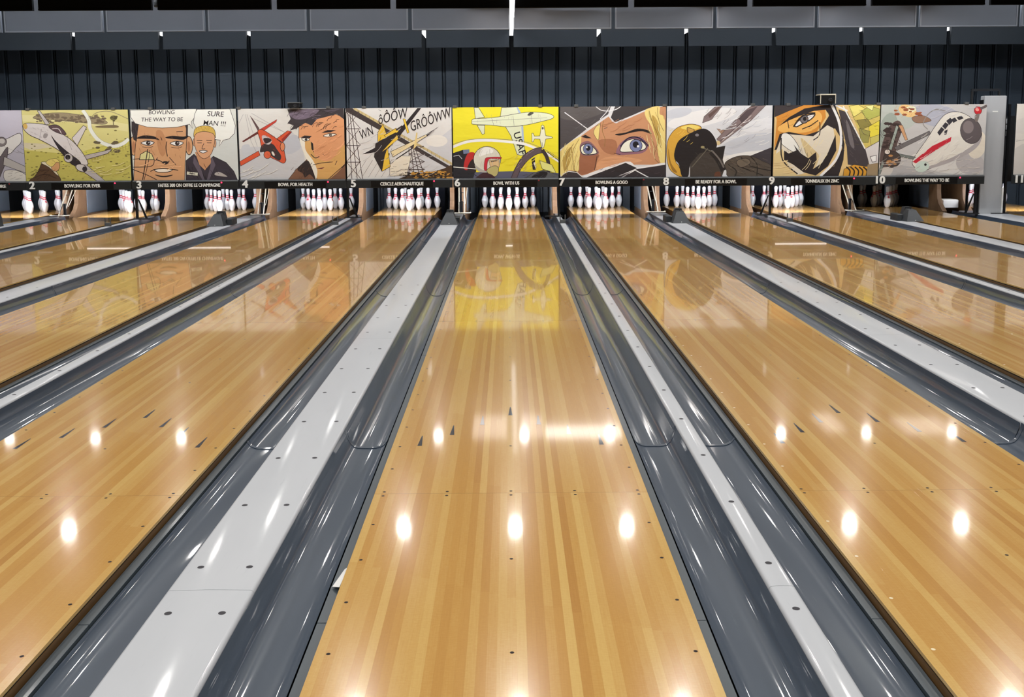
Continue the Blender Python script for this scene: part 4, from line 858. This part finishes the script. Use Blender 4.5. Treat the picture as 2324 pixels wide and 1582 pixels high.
def picture_9():
    a = art(9, (214, 186, 130))
    a.p((206, 188, 100), (1180, 52), (1392, 52), (1392, 320), (1300, 320), sm=False)
    for q, c_ in ((((1190, 60), (1250, 52), (1300, 80), (1220, 130)), (226, 214, 120)), (((1270, 90), (1330, 60), (1390, 80), (1390, 120), (1310, 150)), (176, 178, 90)), (((1240, 150), (1310, 140), (1340, 180), (1270, 210)), (140, 130, 70)), (((1320, 190), (1390, 150), (1390, 250), (1330, 260)), (222, 206, 70)), (((1290, 60), (1350, 54), (1340, 90)), (236, 226, 150)), (((1260, 200), (1330, 220), (1320, 290), (1270, 290)), (150, 146, 80)), (((1330, 260), (1390, 240), (1390, 310), (1340, 310)), (196, 186, 100))): a.p(c_, *q, sm=False, ink=2)
    a.p((206, 202, 200), (1300, 330), (1392, 280), (1392, 420), (1330, 430), sm=False, ink=3)
    a.p((204, 138, 58), (706, 60), (720, 150), (706, 330), (740, 250), (800, 225), (900, 250), (980, 225), (1040, 130), (1030, 52), (706, 52), sm=False)
    a.p((60, 54, 56), (706, 52), (900, 52), (800, 90), (706, 130), sm=False); a.p((236, 176, 96), (740, 180), (850, 110), (980, 90), (1015, 140), (960, 210), (850, 230), (740, 220))
    a.p((40, 34, 36), (735, 185), (800, 130), (900, 75), (1050, 50), (1060, 80), (960, 90), (860, 125), (800, 150), sm=False); a.p((238, 236, 230), (838, 180), (870, 145), (920, 118), (968, 112), (940, 145), (890, 170), (850, 190), ink=7); a.e((116, 112, 116), 898, 142, 26, 26, ink=5); a.e((24, 22, 26), 902, 140, 12, 13)
    a.l(K, 9, (830, 190), (865, 140), (920, 108), (970, 104)); a.l(K, 6, (930, 190), (990, 150)); a.l(K, 5, (790, 150), (800, 200)); a.l(K, 6, (885, 205), (950, 180))
    a.p((44, 38, 40), (706, 340), (740, 235), (800, 222), (910, 244), (1000, 215), (1060, 120), (1030, 52), (1100, 52), (1140, 200), (1150, 330), (1100, 440), (1010, 505), (1130, 505), (1160, 400), (1165, 300), (1100, 200), sm=False)
    a.p((216, 208, 190), (700, 505), (720, 340), (760, 232), (830, 240), (960, 250), (1050, 180), (1090, 200), (1110, 320), (1060, 430), (960, 470), (850, 500), sm=False); a.p((214, 192, 140), (706, 370), (760, 330), (800, 440), (860, 490), (860, 505), (700, 505), sm=False); a.p((236, 232, 222), (756, 236), (800, 236), (850, 290), (880, 360), (830, 350), (780, 320), (750, 290), ink=3); a.p((206, 186, 140), (880, 260), (960, 330), (1000, 380), (960, 460), (900, 330))
    a.p((40, 34, 36), (770, 340), (800, 360), (850, 340), (832, 302), (880, 360), (930, 390), (980, 350), (985, 400), (960, 460), (1020, 420), (1060, 350), (1105, 240), (1112, 340), (1060, 440), (980, 500), (900, 480), (830, 430), (770, 400), sm=False)
    a.l(K, 6, (1000, 160), (1000, 240), (960, 275)); a.l((236, 234, 228), 16, (1075, 52), (1125, 160), (1142, 290), (1110, 400), (1010, 505)); a.l(K, 5, (1090, 52), (1138, 160), (1156, 290), (1125, 400), (1030, 505)); a.l(K, 8, (750, 260), (760, 400), (860, 490)); a.p((40, 34, 36), (1030, 70), (1050, 60), (1050, 105), sm=False)
    a.p((66, 60, 64), (1120, 80), (1180, 100), (1240, 220), (1300, 330), (1330, 440), (1260, 440), (1190, 430), (1180, 320), (1150, 200), sm=False); a.p((110, 104, 106), (1170, 150), (1200, 200), (1230, 320), (1200, 300)); a.l((232, 230, 224), 10, (1100, 55), (1180, 90), sm=False); a.l((232, 230, 224), 8, (1150, 60), (1300, 330), sm=False)
    a.p((206, 150, 50), (1165, 460), (1230, 430), (1330, 445), (1330, 505), (1160, 505), sm=False, ink=3)
    for i in range(5): a.l(K, 9, (1180 + i * 28, 445), (1205 + i * 28, 470), (1200 + i * 28, 505))
    a.p((150, 130, 100), (1320, 430), (1392, 420), (1392, 500), (1315, 500), sm=False); a.p((232, 232, 226), (1335, 380), (1375, 370), (1375, 410), (1350, 415), sm=False, ink=3)
    a.h((160, 104, 40), 4, 730, 980, 110, 220, 14, -25, 50, 4); a.h((232, 214, 170), 8, 880, 1050, 260, 440, 10, -60, 90, 5); a.h((40, 34, 36), 4, 780, 960, 330, 380, 18, 70, 36, 6); a.h((96, 90, 92), 5, 1150, 1300, 130, 420, 18, 55, 60, 7); a.h((110, 100, 60), 3, 1200, 1390, 60, 310, 26, 20, 40, 8); a.h((226, 206, 160), 9, 710, 860, 400, 500, 8, -10, 90, 9)
    return a
def picture_10():
    a = art(10, (186, 184, 182))
    for x, y, rx, ry, c_ in ((1500, 120, 120, 90, (178, 184, 176)), (1440, 220, 60, 120, (150, 160, 150)), (1800, 420, 220, 60, (206, 204, 200)), (1960, 420, 90, 70, (176, 172, 172)), (1580, 480, 200, 40, (170, 168, 168)), (1750, 120, 160, 70, (168, 170, 182)), (2000, 300, 60, 90, (214, 206, 190)), (1430, 450, 50, 60, (196, 190, 182))): a.e(c_, x, y, rx, ry, 10)
    a.e((224, 190, 130), 1560, 90, 60, 36, 20); a.e((240, 226, 190), 1580, 80, 34, 20); a.specks((150, 84, 56), 1480, 1640, 60, 120, 14, 12, 2); a.p((142, 110, 90), (1590, 130), (1660, 120), (1710, 150), (1650, 165), (1605, 160), ink=2)
    a.p((90, 74, 70), (1400, 330), (1440, 200), (1500, 150), (1530, 200), (1500, 300), (1480, 420), (1400, 440)); a.specks((60, 48, 46), 1420, 1520, 160, 320, 30, 12, 11)
    a.p((108, 104, 104), (1480, 320), (1700, 215), (1710, 235), (1600, 290), (1500, 340), sm=False, ink=2)
    a.p((216, 212, 202), (1600, 400), (1690, 260), (1740, 180), (1800, 110), (1880, 95), (1960, 130), (2025, 210), (2020, 280), (1960, 330), (1850, 390), (1740, 440), (1660, 470), (1620, 450), ink=3); a.p((166, 160, 160), (1700, 440), (1850, 380), (1980, 300), (2025, 230), (2020, 290), (1960, 350), (1840, 410), (1720, 450))
    a.e((92, 84, 86), 1962, 215, 66, 80, -14, ink=3); a.e((126, 116, 116), 1945, 190, 34, 40)
    a.p((190, 40, 56), (1600, 410), (1720, 310), (1840, 252), (1835, 280), (1730, 345), (1620, 420), sm=False)
    for q in (((1750, 225), (1775, 190), (1795, 205), (1765, 245)), ((1780, 185), (1800, 160), (1822, 175), (1800, 205)), ((1805, 152), (1830, 132), (1850, 150), (1825, 178)), ((1840, 140), (1860, 130), (1875, 150), (1850, 165)), ((1870, 130), (1900, 118), (1915, 135), (1885, 148)), ((1795, 215), (1815, 205), (1810, 235), (1795, 240))): a.p((52, 50, 56), *q, sm=False)
    a.p((150, 160, 150), (1490, 180), (1505, 190), (1465, 340), (1448, 330), sm=False, ink=2); a.p((196, 150, 110), (1505, 180), (1530, 180), (1565, 270), (1550, 275), sm=False, ink=2); a.p((110, 116, 112), (1440, 345), (1620, 380), (1600, 395), (1450, 365), sm=False, ink=2); a.p((120, 130, 124), (1425, 360), (1440, 370), (1400, 490), (1382, 490), sm=False, ink=2)
    a.e((70, 60, 56), 1470, 395, 55, 52, ink=3); a.specks((180, 130, 80), 1440, 1510, 370, 430, 12, 9, 3); a.e((206, 196, 186), 1440, 348, 18, 16, ink=3); a.e((190, 206, 196), 1660, 440, 46, 34, -20); a.e((44, 40, 42), 1680, 428, 8, 8)
    a.e((190, 40, 48), 2005, 85, 24, 26, ink=2); a.e((232, 150, 140), 2000, 80, 12, 10, 30); a.l((96, 88, 88), 16, (2020, 75), (2062, 55), sm=False); a.p((120, 110, 104), (1985, 120), (2015, 105), (2005, 150), (1990, 155)); a.l((140, 136, 132), 5, (1690, 205), (1660, 170), (1690, 110), (1740, 80), (1800, 90))
    a.h((206, 200, 192), 7, 1400, 2040, 380, 490, 24, -12, 90, 4); a.h((160, 154, 152), 5, 1400, 2040, 380, 490, 22, -20, 70, 5); a.h((226, 224, 216), 6, 1640, 1940, 200, 420, 14, -40, 80, 6); a.h((180, 174, 170), 4, 1640, 1960, 250, 430, 14, -40, 80, 7); a.h((70, 56, 54), 5, 1400, 1530, 160, 420, 24, 60, 50, 8); a.h((196, 150, 96), 4, 1480, 1650, 60, 130, 14, -60, 40, 9); a.h((196, 196, 198), 6, 1600, 1980, 60, 130, 10, -15, 100, 10)
    return a
def picture_11():
    a = art(11, (212, 208, 200))
    a.p((198, 194, 188), (2240, 330), (2500, 260), (2910, 330), (2910, 500), (2236, 500)); a.p((206, 202, 196), (2250, 150), (2400, 130), (2900, 200), (2900, 260), (2260, 230))
    a.l((176, 172, 166), 5, (2250, 280), (2330, 268), (2500, 250))
    a.h((196, 192, 186), 6, 2260, 2880, 120, 480, 20, -12, 160, 4)
    return a
PICT = {1: picture_1, 2: picture_2, 3: picture_3, 4: picture_4, 5: picture_5, 6: picture_6, 7: picture_7, 8: picture_8, 9: picture_9, 10: picture_10, 11: picture_11}
LAB = {1: 'comic sign with grey aircraft, cut by the left frame edge', 2: 'comic sign of a grey jet banking over yellow fields, number 2', 3: 'comic sign of two men with speech bubbles, number 3',
       4: 'comic sign of a red jet beside a dark-haired man, number 4', 5: 'comic sign of a yellow and black jet under a bridge, number 5', 6: 'bright yellow comic sign with white plane and helmeted pilot, number 6',
       7: 'dark comic sign of blue eyes with blond hair, number 7', 8: 'comic sign of a yellow and black flying helmet, number 8', 9: 'comic sign of a close-up masked pilot face, number 9', 10: 'painted sign of a silver propeller airliner, number 10', 11: 'pale cloudy comic sign right of the grey column, number 11'}
SX = {1: -8.66, 2: -6.955, 3: -5.222, 4: -3.492, 5: -1.765, 6: -.045, 7: 1.683, 8: 3.397, 9: 5.13, 10: 6.845, 11: 9.03}
LEDX = {1: -8.063, 2: -6.359, 3: -4.64, 4: -2.921, 5: -1.208, 6: .485, 7: 2.179, 9: 5.584, 10: 7.301}
NUMX = {2: -7.695, 3: -5.97, 4: -4.258, 5: -2.51, 6: -.831, 7: .855, 8: 2.543, 9: 4.252, 10: 5.998, 11: 8.26}
TXTX = {1: -8.62, 2: -6.886, 3: -5.161, 4: -3.448, 5: -1.728, 6: -.041, 7: 1.66, 8: 3.348, 9: 5.065, 10: 6.761}
TW = {1: 1.1, 2: .58, 3: 1.0, 4: .55, 5: .70, 6: .42, 7: .52, 8: .66, 9: .55, 10: .72}
CLIPX = [-7.71, -6.34, -5.75, -4.33, -2.89, -2.32, -.86, .51, 1.09, 2.51, 3.93, 4.5, 5.95, 7.37]
SY = 16.46
for k in PICT:
    x = SX[k]
    t_ = thing('lane_sign', LAB[k], 'sign', (x, SY, .53), 'comic lane signs')
    pm = PICT[k]().mesh()
    sheet = MB().bbox(-W_ / 2, W_ / 2, .0, .05, .146, .146 + H_, .002).obj('sheet', M['beam'], t_)
    link('printed_picture', pm, sheet, (0, 0, .146))
    MB().prism([(-.045, 0), (-.045, .125), (-.03, .145), (.06, .145), (.06, 0)], 'x', -.851, .851).obj('beam', M['beam'], t_)
    nx = TXTX.get(k, SX[k] + .05) - x
    plate = MB().bbox(nx - .5, nx + .5, -.050, -.0455, .012, .118, .0015).obj('name_plate', M['plate_black'], t_)
    if k != 11:
        txt = SIGN_TEXT.get(k, 'URE')
        me = text_mesh(txt, .088, .014, 'CENTER' if k != 1 else 'RIGHT', ext=.0015, heavy=.03)
        xs = [v.co.x for v in me.vertices]; wd = max(xs) - min(xs); f = min(1.15, TW.get(k, .7) / wd) if k != 1 else .9
        for v in me.vertices: v.co = Vector((v.co.x * f, -v.co.z, v.co.y * .86))
        me.materials.append(M['white_letter'])
        link('lettering', me, plate, (nx if k != 1 else -8.115 - x, -.0525, .064))
    if k in NUMX:
        me = text_mesh(str(k), .168, .018, ext=.003, heavy=.03)
        for v in me.vertices: v.co = Vector((v.co.x * 1.05, -v.co.z, v.co.y))
        me.materials.append(M['white_letter']); link('number', me, t_, (NUMX[k] - x, -.0492, .072))
    if k in LEDX: MB().lathe([(.0, .006), (.011, .005), (.013, .0)], 10).obj('indicator_light', M['led_red' if k not in (1, 6, 7) else 'dim_red'], t_, (LEDX[k] - x, -.047, .105)).rotation_euler = (R(90), 0, 0)
    for cxx in CLIPX:
        if x - .865 <= cxx < x + .865 or (k == 10 and cxx == 7.37): MB().bbox(cxx - x - .032, cxx - x + .032, -.012, .055, .146 + H_ - .004, .146 + H_ + .034, .003).obj('clip', M['zinc'], t_)

# small projector boxes standing on top of the signs
def proj_box(x, z, w2, h, lab, white):
    t_ = thing('projector', lab, 'projector', (x, 16.52, z))
    body = MB().bbox(-w2, w2, -.12, .12, .02, h, .008).obj('body', M['black'], t_)
    MB().bbox(-w2 - .008, w2 + .008, -.13, .13, h, h + .018, .004).obj('lid', M['rod' if white else 'zinc'], t_)
    if white:
        for s in (-1, 1): MB().box(s * (w2 + .002) - .006, s * (w2 + .002) + .006, -.13, -.118, .02, h).obj('side_trim', M['rod'], t_)
    for s in (-1, 1): MB().box(s * w2 * .8 - .006, s * w2 * .8 + .006, -.006, .006, -.01, .02).obj('leg', M['steel'], t_)
    MB().lathe([(.03, 0), (.03, .02), (.022, .022), (0, .014)], 14).obj('lens', M['steel'], body, (w2 * .3, -.12, h * .5)).rotation_euler = (R(90), 0, 0)
proj_box(-3.432, 1.806, .095, .085, 'small dark projector box on top of the red jet sign', False)
proj_box(5.115, 1.812, .118, .155, 'small black projector with white lid on top of the masked pilot sign', True)

# tall slim column cabinet between lanes 10 and 11
t_ = thing('column_cabinet', 'tall slim light grey column between the airliner sign and sign 11', 'column', (7.905, 16.66, CAP_Z + .002))
MB().bbox(-.18, .18, -.05, .10, .0, 1.915, .008).obj('body', M['column'], t_)
MB().box(-.20, -.181, -.02, .08, .0, 1.85).box(.181, .20, -.02, .08, .0, 1.85).obj('side_rail', M['black'], t_)
MB().bbox(-.045, .045, -.0525, -.0505, 1.655, 1.672, .0008).obj('nameplate', M['white_letter'], t_)
MB().bbox(.182, .206, -.06, -.02, .0, .42, .003).obj('pale_edge_strip', M['white_letter'], t_)
t_ = thing('machine_frame', 'dark upturned U frame behind the top of the grey column', 'frame', (7.92, 17.0, 0))
MB().box(-.24, .24, 0, .03, 2.035, 2.075).obj('top_bar', M['steel'], t_)
for s in (-1, 1): MB().box(s * .225 - .016, s * .225 + .016, 0, .03, .0335, 2.035).obj('leg', M['dark'], t_)
t_ = thing('control_box', 'grey control box with small panels right of the grey column', 'control box', (8.20, 16.9, 1.28))
MB().bbox(-.05, .09, 0, .1, 0, .32, .004).obj('case', M['hood'], t_)
for i in range(3): MB().bbox(-.03, .07, -.006, 0, .02 + i * .1, .10 + i * .1, .002).obj('panel', M['column'], t_)
MB().box(-.01, .01, .04, .06, -1.2465, 0).obj('stand', M['dark'], t_)

# white card caught between gutter and lane edge
t_ = MB().add([(-.016, 0, 0), (.012, -.03, .012), (.018, .11, .016), (.004, .12, .004), (-.016, 0, .001), (.012, -.03, .013), (.018, .11, .017), (.004, .12, .005)],
              [(3, 2, 1, 0), (4, 5, 6, 7), (0, 1, 5, 4), (1, 2, 6, 5), (2, 3, 7, 6), (3, 0, 4, 7)]).obj('card_scrap', M['paper'], None, (-.553, 3.06, -.030))
tag(t_, 'scrap of white card stuck at the left edge of the BOWL WITH US lane', 'card')
